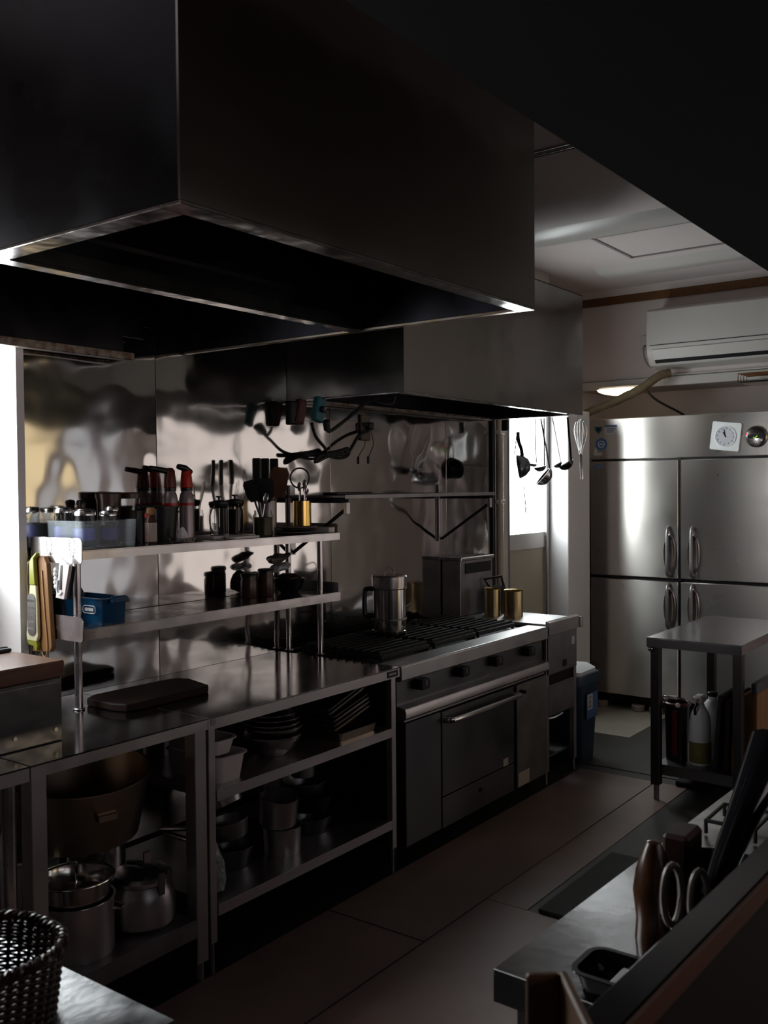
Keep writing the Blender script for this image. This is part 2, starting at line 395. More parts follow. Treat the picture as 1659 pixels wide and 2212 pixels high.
# ---- floor sheets
def sheet(x0, x1, y0, y1, z, m, label, name='floor_sheet'):
    solo(name, box(nb(), x0, x1, y0, y1, z, z+.003), m, label, 'floor sheet', ((x0+x1)/2, (y0+y1)/2, z))
sheet(1.2, 2.566, 1.757, 2.16, .0, 'lino', 'tan floor sheet under the front of the pot shelves, left of the cross seam')
sheet(2.574, 4.64, 1.757, 2.16, .0, 'lino', 'long tan floor sheet in front of the oven')
sheet(.4, 2.97, .95, 1.749, .0, 'lino', 'tan floor sheet in the aisle beside the front counter corner')
sheet(2.974, 4.64, 1.59, 1.749, .0, 'lino', 'narrow tan floor strip beside the dark floor, ending under the steel trolley table')
sheet(5.37, 6.6, 2.19, 2.788, .0, 'lino_light', 'pale floor sheet in front of the fridge')
sheet(4.74, 5.36, .9, 2.5, .0, 'floor_dark', 'dark grey floor sheet between the blue bin and the trolley table')
solo('floor_mat', crumple(box(nb(), 2.98, 3.62, 1.25, 1.55, .001, .016, .003), .0005), 'mat_rubber', 'black rubber mat on the floor beside the front counter', 'mat', (3.3, 1.4, .001))

# ================================================================== STEEL WALL PANELS, PIPE
sx = [1.808, 2.354, 3.357, 4.325, 4.80]
pl = ['steel wall panel furthest left, beside the window reveal', 'steel wall panel behind the jars and gas torches',
      'steel wall panel behind the kettle on the stove', 'narrow steel wall panel above the fryer']
for i in range(4):
    solo('wall_panel', box(nb(), sx[i]+.001, sx[i+1]-.001, YW-.004, YW+.003, .2, 2.7), 'wall_steel', pl[i], 'wall panel', ((sx[i]+sx[i+1])/2, YW, .2), group='steel wall panels', bevel=.001)
t = Thing('wall_pipe', 'beige vertical pipe with two clamps at the right end of the steel wall', 'pipe', (4.85, 2.757, 0))
t.p('pipe', tube(nb(), [(4.85, 2.757, .0), (4.85, 2.757, 2.82)], .021, 14), 'pipe_paint')
for z in (1.39, 1.79):
    t.p('clamp', box(nb(), 4.822, 4.878, 2.732, 2.786, z, z+.025, .004), 'plastic_white')
solo('corner_strip', box(nb(), 4.80, 4.822, YW-.02, YW+.003, .1, 2.6, .003), 'black', 'dark strip closing the right edge of the steel wall', 'strip', (4.81, YW, .1))
# ================================================================== HOODS
def hood_panel(b, a0, a1, b0, b1, z0, z1): return box(b, a0, a1, b0, b1, z0, z1)
X0, X1, Y0, YM, Y1, ZH = 1.165, 2.505, 1.305, 1.955, 2.784, 2.01
t = Thing('extractor_hood', 'huge dark steel extractor hood hanging at upper left over the prep shelves', 'extractor hood', ((X0+X1)/2, 2.05, ZH))
t.p('front_panel', box(nb(), X0, X1, Y0, Y0+.006, ZH, ZC-.002), 'hood_steel')
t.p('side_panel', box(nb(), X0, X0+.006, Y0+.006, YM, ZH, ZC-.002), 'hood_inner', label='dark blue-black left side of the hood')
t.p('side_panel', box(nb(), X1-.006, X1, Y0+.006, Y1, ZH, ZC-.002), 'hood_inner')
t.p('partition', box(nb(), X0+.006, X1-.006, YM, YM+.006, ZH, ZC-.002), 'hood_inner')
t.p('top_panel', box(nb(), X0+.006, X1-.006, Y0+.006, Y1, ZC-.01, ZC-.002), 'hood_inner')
b = nb(); box(b, X0, X1, Y0, Y0+.052, ZH-.006, ZH+.002, .001)
t.p('front_lip', b, 'lip_steel', label='shiny rim under the front of the hood')
b = nb(); box(b, X0, X0+.055, Y0+.052, Y1-.02, ZH-.006, ZH+.002, .001)
t.p('side_lip', b, 'lip_steel')
b = nb(); box(b, X1-.022, X1, Y0+.052, Y1-.01, ZH-.006, ZH+.002, .001)
t.p('side_lip', b, 'stained_lip', label='rust-spotted rim along the right side of the hood')
b = nb(); box(b, X0+.055, X1-.022, YM-.035, YM+.008, ZH-.008, ZH+.002, .001); box(b, X0+.055, X1-.022, YM-.035, YM-.032, ZH, ZH+.035)
t.p('gutter', b, 'lip_steel', label='bright bar between the front and back halves of the hood')
b = nb(); box(b, X0+.1, X1-.05, YM-.02, YM-.001, ZH+.09, ZH+.12); box(b, X0+.1, X1-.05, YM-.02, YM-.001, ZH+.52, ZH+.55)
box(b, X1-.08, X1-.05, YM-.02, YM-.001, ZH+.12, ZH+.52); box(b, X0+.1, X0+.13, YM-.02, YM-.001, ZH+.12, ZH+.52)
t.p('filter_frame', b, 'hood_inner')
# back plate in front of the wall, with a notch cut out of it at the right
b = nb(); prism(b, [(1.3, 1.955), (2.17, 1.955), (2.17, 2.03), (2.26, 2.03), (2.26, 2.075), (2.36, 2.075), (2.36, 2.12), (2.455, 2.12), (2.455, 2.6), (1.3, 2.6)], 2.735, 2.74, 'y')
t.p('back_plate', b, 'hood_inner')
b = nb(); box(b, X0+.02, 2.19, 2.70, 2.738, 1.945, 1.972, .002)
t.p('back_gutter', b, 'greasy_lip', label='grimy gutter along the bottom of the back plate')
# second hood
A0, A1, B0, H0, H1 = 3.07, 4.70, 2.17, 1.868, 2.485
t = Thing('extractor_hood', 'smaller steel extractor hood over the stove with ladles hanging from its end', 'extractor hood', ((A0+A1)/2, 2.48, H0))
t.p('front_panel', box(nb(), A0, A1, B0, B0+.006, H0, H1), 'hood_steel')
t.p('side_panel', box(nb(), A0, A0+.006, B0+.006, Y1, H0, H1), 'hood_steel')
t.p('side_panel', box(nb(), A1-.006, A1, B0+.006, Y1, H0, H1), 'hood_steel')
t.p('top_panel', box(nb(), A0, A1, B0, Y1, H1, H1+.006), 'hood_inner')
t.p('back_plate', box(nb(), A0+.006, A1-.006, Y1-.012, Y1-.006, H0+.02, H1), 'hood_inner')
b = nb(); box(b, A0, A1, B0, B0+.03, H0-.006, H0+.002, .001)
t.p('front_lip', b, 'lip_steel', label='bright rim under the front of the hood')
for x in (A0, A1-.02): t.p('side_lip', box(nb(), x, x+.02, B0+.03, Y1-.02, H0-.004, H0+.002), 'steel')
b = nb(); box(b, A0+.02, A1-.02, Y1-.075, Y1-.012, H0-.008, H0+.006, .002)
t.p('back_gutter', b, 'greasy_lip')
t.p('hanging_rail', tube(nb(), [(A1+.012, B0+.02, H0+.012), (A1+.012, Y1-.08, H0+.012)], .005, 8), 'steel')

# ================================================================== STEEL WORK TABLES
def legs_sq(t, xs, ys, z0, z1, wdt, m='steel_satin', foot=.06, fr=None):
    for x in xs:
        for y in ys:
            t.p('leg', box(nb(), x-wdt/2, x+wdt/2, y-wdt/2, y+wdt/2, z0+foot, z1, .002), m)
            t.p('foot', cyl(nb(), (x, y, z0), fr or wdt*.36, foot+.005, 14, bev=.003), 'steel_dull')
def plate(x0, x1, y0, y1, ztop, th=.004): return box(nb(), x0, x1, y0, y1, ztop-th, ztop, .0008)
def apron(x0, x1, y0, y1, ztop, lip, th=.004):
    b = nb(); z = ztop-th-.0003
    box(b, x0, x1, y0, y0+.012, ztop-lip, z); box(b, x0, x1, y1-.012, y1, ztop-lip, z)
    box(b, x0, x0+.012, y0+.012, y1-.012, ztop-lip, z); box(b, x1-.012, x1, y0+.012, y1-.012, ztop-lip, z)
    return b
def lipped(x0, x1, y0, y1, ztop, lip, th=.004):
    b = nb(); box(b, x0, x1, y0, y1, ztop-th, ztop, .0008)
    box(b, x0, x1, y0, y0+.012, ztop-lip, ztop-th); box(b, x0, x1, y1-.012, y1, ztop-lip, ztop-th)
    box(b, x0, x0+.012, y0+.012, y1-.012, ztop-lip, ztop-th); box(b, x1-.012, x1, y0+.012, y1-.012, ztop-lip, ztop-th)
    return b
YF, YB = 2.15, 2.784
t = Thing('work_table', 'steel work table at far left under the wood-topped steel box', 'work table', (.95, 2.47, 0))
t.p('table_top', plate(.5, 1.393, YF, YB, .80), 'counter_top'); t.p('apron', apron(.5, 1.393, YF, YB, .80, .038), 'steel_satin')
for x in (.54, 1.352):
    for y in (YF+.035, YB-.04):
        t.p('leg', tube(nb(), [(x, y, .0), (x, y, .765)], .021, 16), 'steel')
t.p('low_shelf', lipped(.56, 1.34, YF+.04, YB-.04, .2, .03), 'steel_satin')
t = Thing('work_table', 'short steel work table holding the dark cutting board, stockpots beneath it', 'work table', (1.697, 2.47, 0))
t.p('table_top', plate(1.397, 1.999, YF, YB, .80), 'counter_top'); t.p('apron', apron(1.397, 1.999, YF, YB, .80, .034), 'steel_satin')
legs_sq(t, (1.422, 1.972), (YF+.027, YB-.03), 0, .768, .046, 'steel_satin')
t.p('low_shelf', lipped(1.446, 1.948, YF+.005, YB-.02, .2, .055), 'steel_dull')
t = Thing('work_table', 'longer steel work table with two shelves of bowls, trays and pans', 'work table', (2.5, 2.47, 0))
t.p('table_top', plate(2.001, 2.997, YF, YB, .80), 'counter_top'); t.p('apron', apron(2.001, 2.997, YF, YB, .80, .038), 'steel_satin')
legs_sq(t, (2.02, 2.965), (YF+.02, YB-.03), 0, .763, .028, 'steel_satin', foot=.1, fr=.009)
t.p('middle_shelf', lipped(2.036, 2.948, YF+.003, YB-.02, .57, .034), 'steel_satin')
t.p('low_shelf', lipped(2.036, 2.948, YF+.003, YB-.02, .214, .034), 'steel_satin')
b = nb(); box(b, 2.918, 2.982, YF-.003, YF, .768, .792)
np_ = t.p('name_plate', b, 'black')
b = nb()
for k, x in enumerate((2.926, 2.935, 2.944, 2.953, 2.962)): box(b, x, x+.006, YF-.0036, YF-.003, .777, .784)
t.p('lettering', b, 'steel_satin', parent=np_)
b = xf(cyl(nb(), (0, 0, 0), .011, .002, 16), Matrix.Translation((2.02, YF, .785)) @ Matrix.Rotation(PI/2, 4, 'X'))
t.p('bolt', b, 'steel_dull')

# ================================================================== STOVE
t = Thing('gas_range', 'steel gas range with black grates and an oven under the second hood', 'gas range', (3.63, 2.46, 0))
RX0, RX1 = 3.012, 4.25
t.p('body', box(nb(), RX0+.004, RX1-.004, 2.2, 2.76, .075, .735), 'black')
b = nb(); prism(b, [(YF, .742), (YF-.0, .795), (YF+.006, .80), (2.26, .80), (2.26, .785), (2.75, .785), (2.75, .735), (YF+.01, .735)], RX0, RX1, 'x')
t.p('hob_top', b, 'top_steel', bevel=.002)
b = nb(); box(b, RX0+.05, RX1-.10, 2.28, 2.72, .785, .789)
t.p('burner_well', b, 'iron')
t.p('control_panel', box(nb(), RX0+.006, RX1-.006, 2.18, 2.2, .635, .737), 'front_dark')
for x in (3.161, 3.467, 3.755, 4.064):
    k = t.p('knob', box(nb(), x-.03, x+.03, 2.135, 2.181, .685, .727, .005), 'black')
    t.p('pointer', box(nb(), x-.003, x+.003, 2.1335, 2.1355, .70, .724), 'steel_dull', parent=k)
b = nb(); prism(b, [(YF-.012, .592), (YF-.012, .615), (YF-.006, .63), (YF+.03, .637), (YF+.05, .637), (YF+.05, .59), (YF, .585)], RX0+.01, RX1-.01, 'x')
t.p('drip_rail', b, 'steel_satin', bevel=.002)
b = nb(); box(b, RX0+.03, RX1-.02, YF+.01, YF+.03, .572, .579)
t.p('slot_strip', b, 'steel_satin')
t.p('side_panel', box(nb(), 3.04, 3.29, YF+.003, YF+.05, .08, .567, .002), 'front_dark')
dv = t.p('oven_door', box(nb(), 3.296, 3.905, YF, YF+.05, .212, .565, .003), 'front_dark')
b = nb(); tube(b, spline([(3.305, YF, .53), (3.31, YF-.03, .533), (3.34, YF-.046, .534), (3.6, YF-.048, .534), (3.86, YF-.046, .534), (3.89, YF-.03, .533), (3.895, YF, .53)], 6), .011, 10)
t.p('oven_handle', b, 'steel_bright', parent=dv)
dr = t.p('lower_panel', box(nb(), 3.296, 3.905, YF+.001, YF+.05, .08, .206, .002), 'front_dark')
b = cyl(nb(), (0, 0, 0), .011, .003, 16); rot(b, 90, 'X'); bmesh.ops.translate(b, vec=(3.60, YF+.001, .162), verts=b.verts)
t.p('keyhole', b, 'black', parent=dr)
b = nb(); box(b, 3.80, 3.845, YF-.0015, YF, .215, .25)
t.p('sticker', b, 'paper', parent=dv)
t.p('door_gap', box(nb(), 3.906, 3.934, YF+.015, YF+.05, .08, .567), 'black')
rd = t.p('right_door', box(nb(), 3.935, 4.236, YF, YF+.05, .08, .565, .002), 'steel_dull')
b = nb(); tube(b, [(3.965, YF, .533), (3.965, YF-.03, .533)], .009, 10)
t.p('door_knob', b, 'black', parent=rd)
b = nb(); box(b, 3.945, 4.05, YF-.0012, YF, .085, .15)
t.p('label', b, 'paper', parent=rd)
for x in (3.06, 4.2):
    for y in (2.24, 2.7): t.p('leg', cyl(nb(), (x, y, 0), .022, .08, 12), 'black')
# grates
for i, gx in enumerate((3.245, 3.63, 4.0)):
    for j, gy in enumerate((2.395, 2.61)):
        b = nb(); hx, hy = (.175, .105)
        for y in (gy-hy+.006, gy+hy-.006): box(b, gx-hx, gx+hx, y-.006, y+.006, .80, .818, .002)
        for x in (gx-hx+.006, gx+hx-.006): box(b, x-.006, x+.006, gy-hy+.012, gy+hy-.012, .80, .818, .002)
        for k in range(5): box(b, gx-hx+.005, gx+hx+.0, gy-hy+.02+k*.0425-.005, gy-hy+.02+k*.0425+.006, .814, .83, .003)
        for x in (gx-hx+.01, gx+hx-.01):
            for y in (gy-hy+.01, gy+hy-.01): box(b, x-.005, x+.005, y-.005, y+.005, .789, .802)
        t.p('grate', b, 'iron')
        b = nb(); cyl(b, (gx, gy, .789), .055, .012, 24); lathe(b, [(.018, .012), (.034, .012), (.034, .02), (.018, .022)], (gx, gy, .787), 24)
        t.p('burner', b, 'iron')

# ================================================================== FRYER
t = Thing('deep_fryer', 'narrow steel fryer cabinet at the right end of the stove line', 'fryer', (4.435, 2.46, 0))
FX0, FX1 = 4.265, 4.61
t.p('top_plate', box(nb(), FX0, FX1, YF+.02, YB, .792, .808, .002), 'top_steel')
b = nb(); prism(b, [(YF, .752), (YF, .815), (YF+.02, .822), (YF+.02, .752)], FX0, FX1, 'x')
t.p('front_edge', b, 'steel_satin')
b = nb(); box(b, FX1-.002, FX1+.02, YF-.012, YF+.05, .755, .81, .004)
t.p('end_cap', b, 'steel_satin')
fp = t.p('front_panel', box(nb(), FX0+.005, FX1-.02, YF+.006, YF+.03, .555, .75, .002), 'steel_dull')
t.p('sticker', box(nb(), 4.525, 4.56, YF+.004, YF+.006, .675, .715), 'label_white', parent=fp)
t.p('switch', box(nb(), 4.425, 4.465, YF+.002, YF+.006, .575, .61, .002), 'black', parent=fp)
t.p('front_panel', box(nb(), FX0+.012, FX1-.04, YF+.012, YF+.03, .345, .50, .002), 'steel_dull')
t.p('shadow_gap', box(nb(), FX0+.012, FX1-.04, YF+.03, YF+.05, .345, .75), 'black')
t.p('tank', box(nb(), FX0+.03, FX1-.03, YF+.06, YB-.04, .36, .79), 'black')
for x in (FX0+.015, FX1-.018):
    for y in (YF+.03, YB-.04):
        t.p('leg', box(nb(), x-.014, x+.014, y-.014, y+.014, .07, .79, .002), 'steel_satin')
        t.p('foot', cyl(nb(), (x, y, 0), .01, .075, 12), 'steel')
t.p('base_shelf', box(nb(), FX0+.02, FX1-.02, YF+.05, YB-.03, .12, .13), 'steel_dull')
t.p('drain_pipe', tube(nb(), spline([(4.31, YF+.09, .36), (4.31, YF+.06, .33), (4.36, YF+.03, .325), (4.44, YF+.02, .335)], 6), .009, 10), 'steel')
b = nb(); box(b, FX0+.005, FX1-.005, 2.665, 2.78, .808, 1.11, .003)
fl = t.p('flue_box', b, 'steel_dull')
t.p('flue_lid', box(nb(), FX0, FX1, 2.655, 2.783, 1.10, 1.118, .004), 'steel', parent=fl)
t.p('flue_slot', box(nb(), FX0+.05, FX1-.03, 2.661, 2.666, 1.03, 1.085), 'black', parent=fl)
for i, (x, y, h) in enumerate(((4.33, 2.3, .16), (4.33, 2.45, .12))):
    solo('carton', box(nb(), x-.045, x+.045, y-.06, y+.06, .131, .131+h, .003), 'paper', ('small brown carton at the front inside the open fryer base', 'small brown carton at the back inside the open fryer base')[i], 'box', (x, y, .131))

# ================================================================== FRIDGE
t = Thing('upright_fridge', 'large four-door steel fridge with oval recessed handles at the far end', 'fridge', (6.39, 2.11, 0))
FY0, FY1, FX, FM = 1.50, 2.72, 6.0, 2.112
t.p('cabinet', box(nb(), FX+.03, 6.77, FY0, FY1, .11, 1.93, .004), 'black')
hd = t.p('header_panel', box(nb(), FX, FX+.03, FY0, FY1, 1.662, 1.93, .004), 'fridge_steel')
for (y0, y1, hy, sgn) in ((FM+.008, FY1-.004, 2.172, 1), (FY0+.004, FM-.008, 2.018, -1)):
    for (z0, z1, hz0, hz1) in ((.893, 1.65, .885, 1.222), (.105, .872, .57, .868)):
        dd = t.p('door', box(nb(), FX, FX+.03, y0, y1, z0, z1, .004), 'fridge_steel')
        b = nb(); hc = (max(hz0, z0+.01)+hz1)/2-.01
        lathe(b, [(0, .001), (.3, .002), (.6, .0055), (.8, .010), (.95, .0155), (1, .017), (1.04, .012), (1.08, .0)], (0, 0, 0), 28)
        xf(b, Matrix.Translation((FX-.0005, hy, hc)) @ Matrix.Rotation(-PI/2, 4, 'Y') @ Matrix.Diagonal((.115, .036, 1, 1)))
        t.p('handle_recess', b, 'steel_bright', parent=dd)
        b = nb(); h0 = max(hz0, z0+.012); h1 = min(hz1, z1-.012)
        tube(b, spline([(FX-.002, hy+.004, h1), (FX-.03, hy+.008, h1-.03), (FX-.034, hy+.008, (h0+h1)/2), (FX-.03, hy+.008, h0+.03), (FX-.002, hy+.004, h0)], 6), .011, 10)
        t.p('handle', b, 'steel_dull', parent=dd)
t.p('gap_strip', box(nb(), FX+.012, FX+.03, FM-.008, FM+.008, .11, 1.655), 'black')
t.p('plinth', box(nb(), FX+.06, 6.7, FY0+.03, FY1-.03, .045, .11), 'black_matt')
for y in (2.28, 2.40, 1.6, 2.66):
    t.p('foot', cyl(nb(), (6.045, y, 0), .045, .045, 16, bev=.008), 'pale_plastic')
def disc_x(x, y, z, r, th, seg=28, sy=1):
    b = cyl(nb(), (0, 0, 0), r, th, seg)
    return xf(b, Matrix.Translation((x, y, z)) @ Matrix.Rotation(-PI/2, 4, 'Y'))
# decals on the fridge (part of it)
b = nb(); prism(b, [(2.630, 1.88), (2.684, 1.88), (2.68, 1.855), (2.657, 1.833), (2.634, 1.855)], FX-.0012, FX-.0002, 'x')
s = t.p('sticker', b, 'teal', parent=hd); t.p('sticker_mark', disc_x(FX-.0012, 2.657, 1.862, .012, .0006), 'black', parent=hd)
b = nb(); box(b, FX-.0012, FX-.0002, 2.525, 2.612, 1.828, 1.888)
t.p('sticker', b, 'label_white', parent=hd)
b = nb(); box(b, FX-.0018, FX-.0012, 2.525, 2.612, 1.876, 1.888)
for k in range(3): box(b, FX-.0018, FX-.0012, 2.535+.01*k, 2.60, 1.862-.011*k, 1.867-.011*k)
t.p('sticker_print', b, 'label_blue', parent=hd)
t.p('sticker', disc_x(FX-.0002, 2.637, 1.763, .042, .001), 'label_blue', parent=hd)
b = nb(); tube(b, [(FX-.0015, 2.637+.021*math.cos(a), 1.763+.021*math.sin(a)) for a in [2*PI*k/20 for k in range(20)]], .0035, 6, closed=True); box(b, FX-.003, FX-.0012, 2.627, 2.647, 1.757, 1.769)
t.p('sticker_print', b, 'label_white', parent=hd)
b = nb(); box(b, FX-.0012, FX-.0002, 2.668, 2.69, 1.69, 1.735); box(b, FX-.0013, FX-.0002, 2.632, 2.668, 1.69, 1.706)
t.p('sticker', b, 'label_white', parent=hd)
b = nb(); box(b, FX-.0012, FX-.0002, 2.628, 2.69, 1.604, 1.628)
t.p('badge', b, 'label_blue')
b = nb()
for k in range(3):
    y = 2.682-.02*k
    box(b, FX-.002, FX-.0012, y-.012, y, 1.619, 1.622); box(b, FX-.002, FX-.0012, y-.012, y, 1.610, 1.613); box(b, FX-.002, FX-.0012, y-.0075, y-.0045, 1.608, 1.624)
t.p('badge_lettering', b, 'label_white')
# clock and round timer stuck on the header (separate things)
t = Thing('wall_clock', 'square white clock stuck at a tilt on the fridge front, hands near eleven', 'clock', (FX-.0005, 1.817, 1.785), local=True)
t.o.rotation_euler = (math.radians(7), 0, 0)
R90 = Matrix.Rotation(-PI/2, 4, 'Y')
b = nb(); prism(b, rrect(-.088, .088, -.086, .086, .01), 0, -.022, 'x')
t.p('case', b, 'clock_case')
b = nb(); tube(b, [(-.022, .062*math.cos(a), .062*math.sin(a)) for a in [2*PI*k/40 for k in range(40)]], .004, 8, closed=True)
t.p('bezel', b, 'clock_case')
fc = t.p('dial', xf(cyl(nb(), (0, 0, 0), .061, .0015, 36), Matrix.Translation((-.0221, 0, 0)) @ R90), 'clock_face')
def text_mesh(txt, size):
    cu = bpy.data.curves.new('t', 'FONT'); cu.body = txt; cu.size = size; cu.align_x = 'CENTER'; cu.align_y = 'CENTER'; cu.extrude = .0003
    o = bpy.data.objects.new('t', cu); COL.objects.link(o)
    dg = bpy.context.evaluated_depsgraph_get(); me = bpy.data.meshes.new_from_object(o.evaluated_get(dg))
    bm = bmesh.new(); bm.from_mesh(me); bpy.data.objects.remove(o); bpy.data.curves.remove(cu); bpy.data.meshes.remove(me); return bm
# facing -X: right of the reader is -Y
TX = Matrix(((0, 0, -1, 0), (-1, 0, 0, 0), (0, 1, 0, 0), (0, 0, 0, 1)))
for n in range(1, 13):
    a = math.radians(90-30*n); b = text_mesh(str(n), .016)
    xf(b, Matrix.Translation((-.0240, -.049*math.cos(a), .049*math.sin(a))) @ TX)
    t.p('numeral', b, 'black', parent=fc, smooth=False)
for nm, ang, ln, wd in (('hour_hand', 90-30*10.9, .03, .0035), ('minute_hand', 90-6*57, .043, .0025)):
    a = math.radians(ang); b = nb(); box(b, -.0252, -.0244, -wd, wd, -.006, ln)
    xf(b, Matrix.Rotation(a-PI/2, 4, 'X') if False else Matrix.Rotation((PI/2-a)*1.0, 4, 'X'))
    t.p(nm, b, 'black')
t = Thing('kitchen_timer', 'round chrome timer with a red light stuck on the fridge beside the clock', 'timer', (FX-.0005, 1.638, 1.778), local=True)
t.p('body', xf(lathe(nb(), [(0, 0), (.064, 0), (.066, .012), (.06, .024), (.052, .026), (0, .024)], (0, 0, 0), 36), R90), 'steel_bright')
t.p('display', box(nb(), -.0275, -.025, -.045, .045, -.012, .012, .001), 'black')
t.p('red_light', xf(cyl(nb(), (0, 0, 0), .005, .004, 14), Matrix.Translation((-.024, .053, .014)) @ R90), 'led_red')
b = nb(); tube(b, [(-.028, .012, -.004), (-.028, .004, -.01), (-.028, -.012, .004)], .003, 6)
t.p('green_tick', b, 'led_green')
for k in range(3):
    t.p('button', xf(cyl(nb(), (0, 0, 0), .007, .005, 12), Matrix.Translation((-.024, -.002-.016*k, -.03+.003*k)) @ R90), 'label_white')
# ---- above the fridge
t = Thing('air_conditioner', 'white wall-mounted air conditioner above the fridge', 'air conditioner', (6.2, 1.95, 2.26))
prof = [(6.30, 2.62), (6.12, 2.64), (6.085, 2.62), (6.08, 2.40), (6.095, 2.33), (6.14, 2.27), (6.30, 2.255)]
b = nb(); prism(b, prof, 1.45, 2.36, 'y'); t.p('body', b, 'ac_white', bevel=.006)
t.p('front_seam', box(nb(), 6.077, 6.084, 1.452, 2.335, 2.395, 2.399), 'black')
b = nb(); prism(b, [(6.082, 2.372), (6.078, 2.368), (6.108, 2.302), (6.118, 2.306)], 1.46, 2.32, 'y'); t.p('louvre', b, 'ac_white', bevel=.002)
b = nb(); prism(b, [(6.104, 2.303), (6.112, 2.31), (6.13, 2.29), (6.12, 2.283)], 1.46, 2.31, 'y'); t.p('outlet_slot', b, 'black')
solo('wall_socket', box(nb(), 6.28, 6.30, 2.41, 2.475, 2.40, 2.50, .004), 'ac_white', 'white socket plate on the wall beside the air conditioner', 'socket', (6.29, 2.44, 2.4))
b = nb(); tube(b, spline([(6.275, 2.44, 2.43), (6.25, 2.445, 2.41), (6.262, 2.44, 2.34), (6.262, 2.41, 2.29), (6.22, 2.37, 2.275)], 6), .006, 8)
solo('power_cable', b, 'tin', 'thin grey cable hanging from the socket beside the air conditioner', 'cable', (6.27, 2.44, 2.4))
b = nb(); tube(b, spline([(6.19, 2.24, 2.224), (6.14, 2.30, 2.20), (6.08, 2.40, 2.12), (6.03, 2.54, 2.05), (5.98, 2.70, 1.985), (6.0, 2.77, 1.96)], 8), .028, 12)
for v in b.verts: v.co += Vector((0, 0, .002*math.sin(v.co.y*260)))
solo('refrigerant_hose', b, 'hose', 'thick beige wrapped hose running down from the air conditioner', 'hose', (6.08, 2.4, 2.2))
t = Thing('wall_lamp', 'warm glowing oval lamp under the wall moulding, half hidden by the hose', 'lamp', (6.2, 2.565, 2.15))
b = nb(); lathe(b, [(0, -1), (.35, -.93), (.7, -.68), (.92, -.35), (1, 0), (0, 0)], (0, 0, 0), 36)
xf(b, Matrix.Translation((6.18, 2.565, 2.14)) @ Matrix.Diagonal((.085, .18, .045, 1))); t.p('shade', b, 'lamp_glow')
b = nb(); lathe(b, [(0, 0), (1, 0), (1, 1), (0, 1)], (0, 0, 0), 36); xf(b, Matrix.Translation((6.19, 2.565, 2.1405)) @ Matrix.Diagonal((.08, .17, .012, 1))); t.p('base', b, 'ac_white')
t.p('arm', box(nb(), 6.19, 6.27, 2.53, 2.6, 2.1525, 2.163), 'ac_white')
b = nb(); tube(b, spline([(6.26, 2.43, 2.13), (6.3, 2.37, 2.06), (6.38, 2.25, 1.98), (6.45, 2.2, 1.935)], 8), .008, 8)
solo('black_cable', b, 'rubber', 'black cable curving down behind the top of the fridge', 'cable', (6.3, 2.4, 2.1))
t = Thing('wire_rack', 'small wire rack fixed under the wall moulding at the right edge', 'rack', (6.1, 1.7, 2.1))
for k in range(4):
    z = 2.155; x = 6.02+.06*k
    t.p('wire', tube(nb(), [(x, 1.755, z-.035), (x, 1.755, z+.01), (x, 1.45, z+.01)], .004, 6), 'wood_trim')
t.p('rail', tube(nb(), [(6.0, 1.755, 2.12), (6.28, 1.755, 2.12)], .004, 6), 'wood_trim')
t.p('tray', box(nb(), 6.02, 6.27, 1.46, 1.74, 2.108, 2.118), 'steel_bright')

# ================================================================== BLUE BIN
t = Thing('rubbish_bin', 'tall blue bin with a recycling sticker beside the fryer', 'bin', (4.82, 2.33, 0))
loft_ = [[(a, b_, z) for a, b_ in rrect(4.715-g, 4.885+g, 2.19-g*.3, 2.44+g, .03)] for g, z in ((0, 0), (.04, .42), (.045, .425), (.062, .425), (.062, .455), (.05, .475))]
t.p('body', loft(nb(), loft_[:3]), 'bin_blue')
t.p('rim', loft(nb(), loft_[2:]), 'bin_blue')
b = loft(nb(), [[(a, b_, z) for a, b_ in rrect(4.675+g, 4.925-g, 2.19+g, 2.48-g, .03)] for g, z in ((0, .472), (.0, .495), (.03, .515))]); crumple(b, .006, 2, 20)
t.p('bin_liner', b, 'milky', label='pale plastic liner folded over the lid')
b = nb(); box(b, 4.735, 4.872, 2.166, 2.1685, .24, .375)
xf(b, Matrix.Identity(4)); lb = t.p('sticker', b, 'label_blue')
b = nb(); box(b, 4.74, 4.805, 2.1645, 2.166, .288, .37)
sw = t.p('sticker_white', b, 'label_white', parent=lb)
b = nb()
for z in (.30, .327, .354): box(b, 4.757, 4.788, 2.1635, 2.1645, z, z+.006)
box(b, 4.77, 4.775, 2.1635, 2.1645, .30, .36); box(b, 4.835, 4.862, 2.1652, 2.166, .25, .262)
t.p('sticker_print', b, 'tin', parent=lb)

# ================================================================== TROLLEY TABLE
t = Thing('trolley_table', 'small steel table on square legs in front of the fridge', 'table', (4.8, 1.47, 0))
t.p('table_top', lipped(4.352, 5.25, 1.25, 1.688, .776, .045), 'trolley_top')
legs_sq(t, (4.39, 5.21), (1.275, 1.655), 0, .732, .042, 'leg_dark', foot=.075, fr=.013)
t.p('low_shelf', lipped(4.40, 5.2, 1.27, 1.66, .17, .05), 'front_dark')
b = nb(); blob(b, (4.362, 1.672, .722), .014, .014, .014, 12, 8)
t.p('corner_bolt', b, 'steel_bright')
t = Thing('bucket', 'black and red bucket with a wire handle under the steel trolley table', 'bucket', (4.53, 1.585, .171))
t.p('body', cup(nb(), (4.53, 1.606, .171), .058, .27, .003, .05), 'black')
t.p('rim', lathe(nb(), [(.056, .262), (.064, .262), (.066, .275), (.058, .28), (.054, .272)], (4.53, 1.606, .171), 28), 'dark_red')
t.p('stripe', box(nb(), 4.468, 4.474, 1.585, 1.61, .20, .42, .002), 'dark_red')
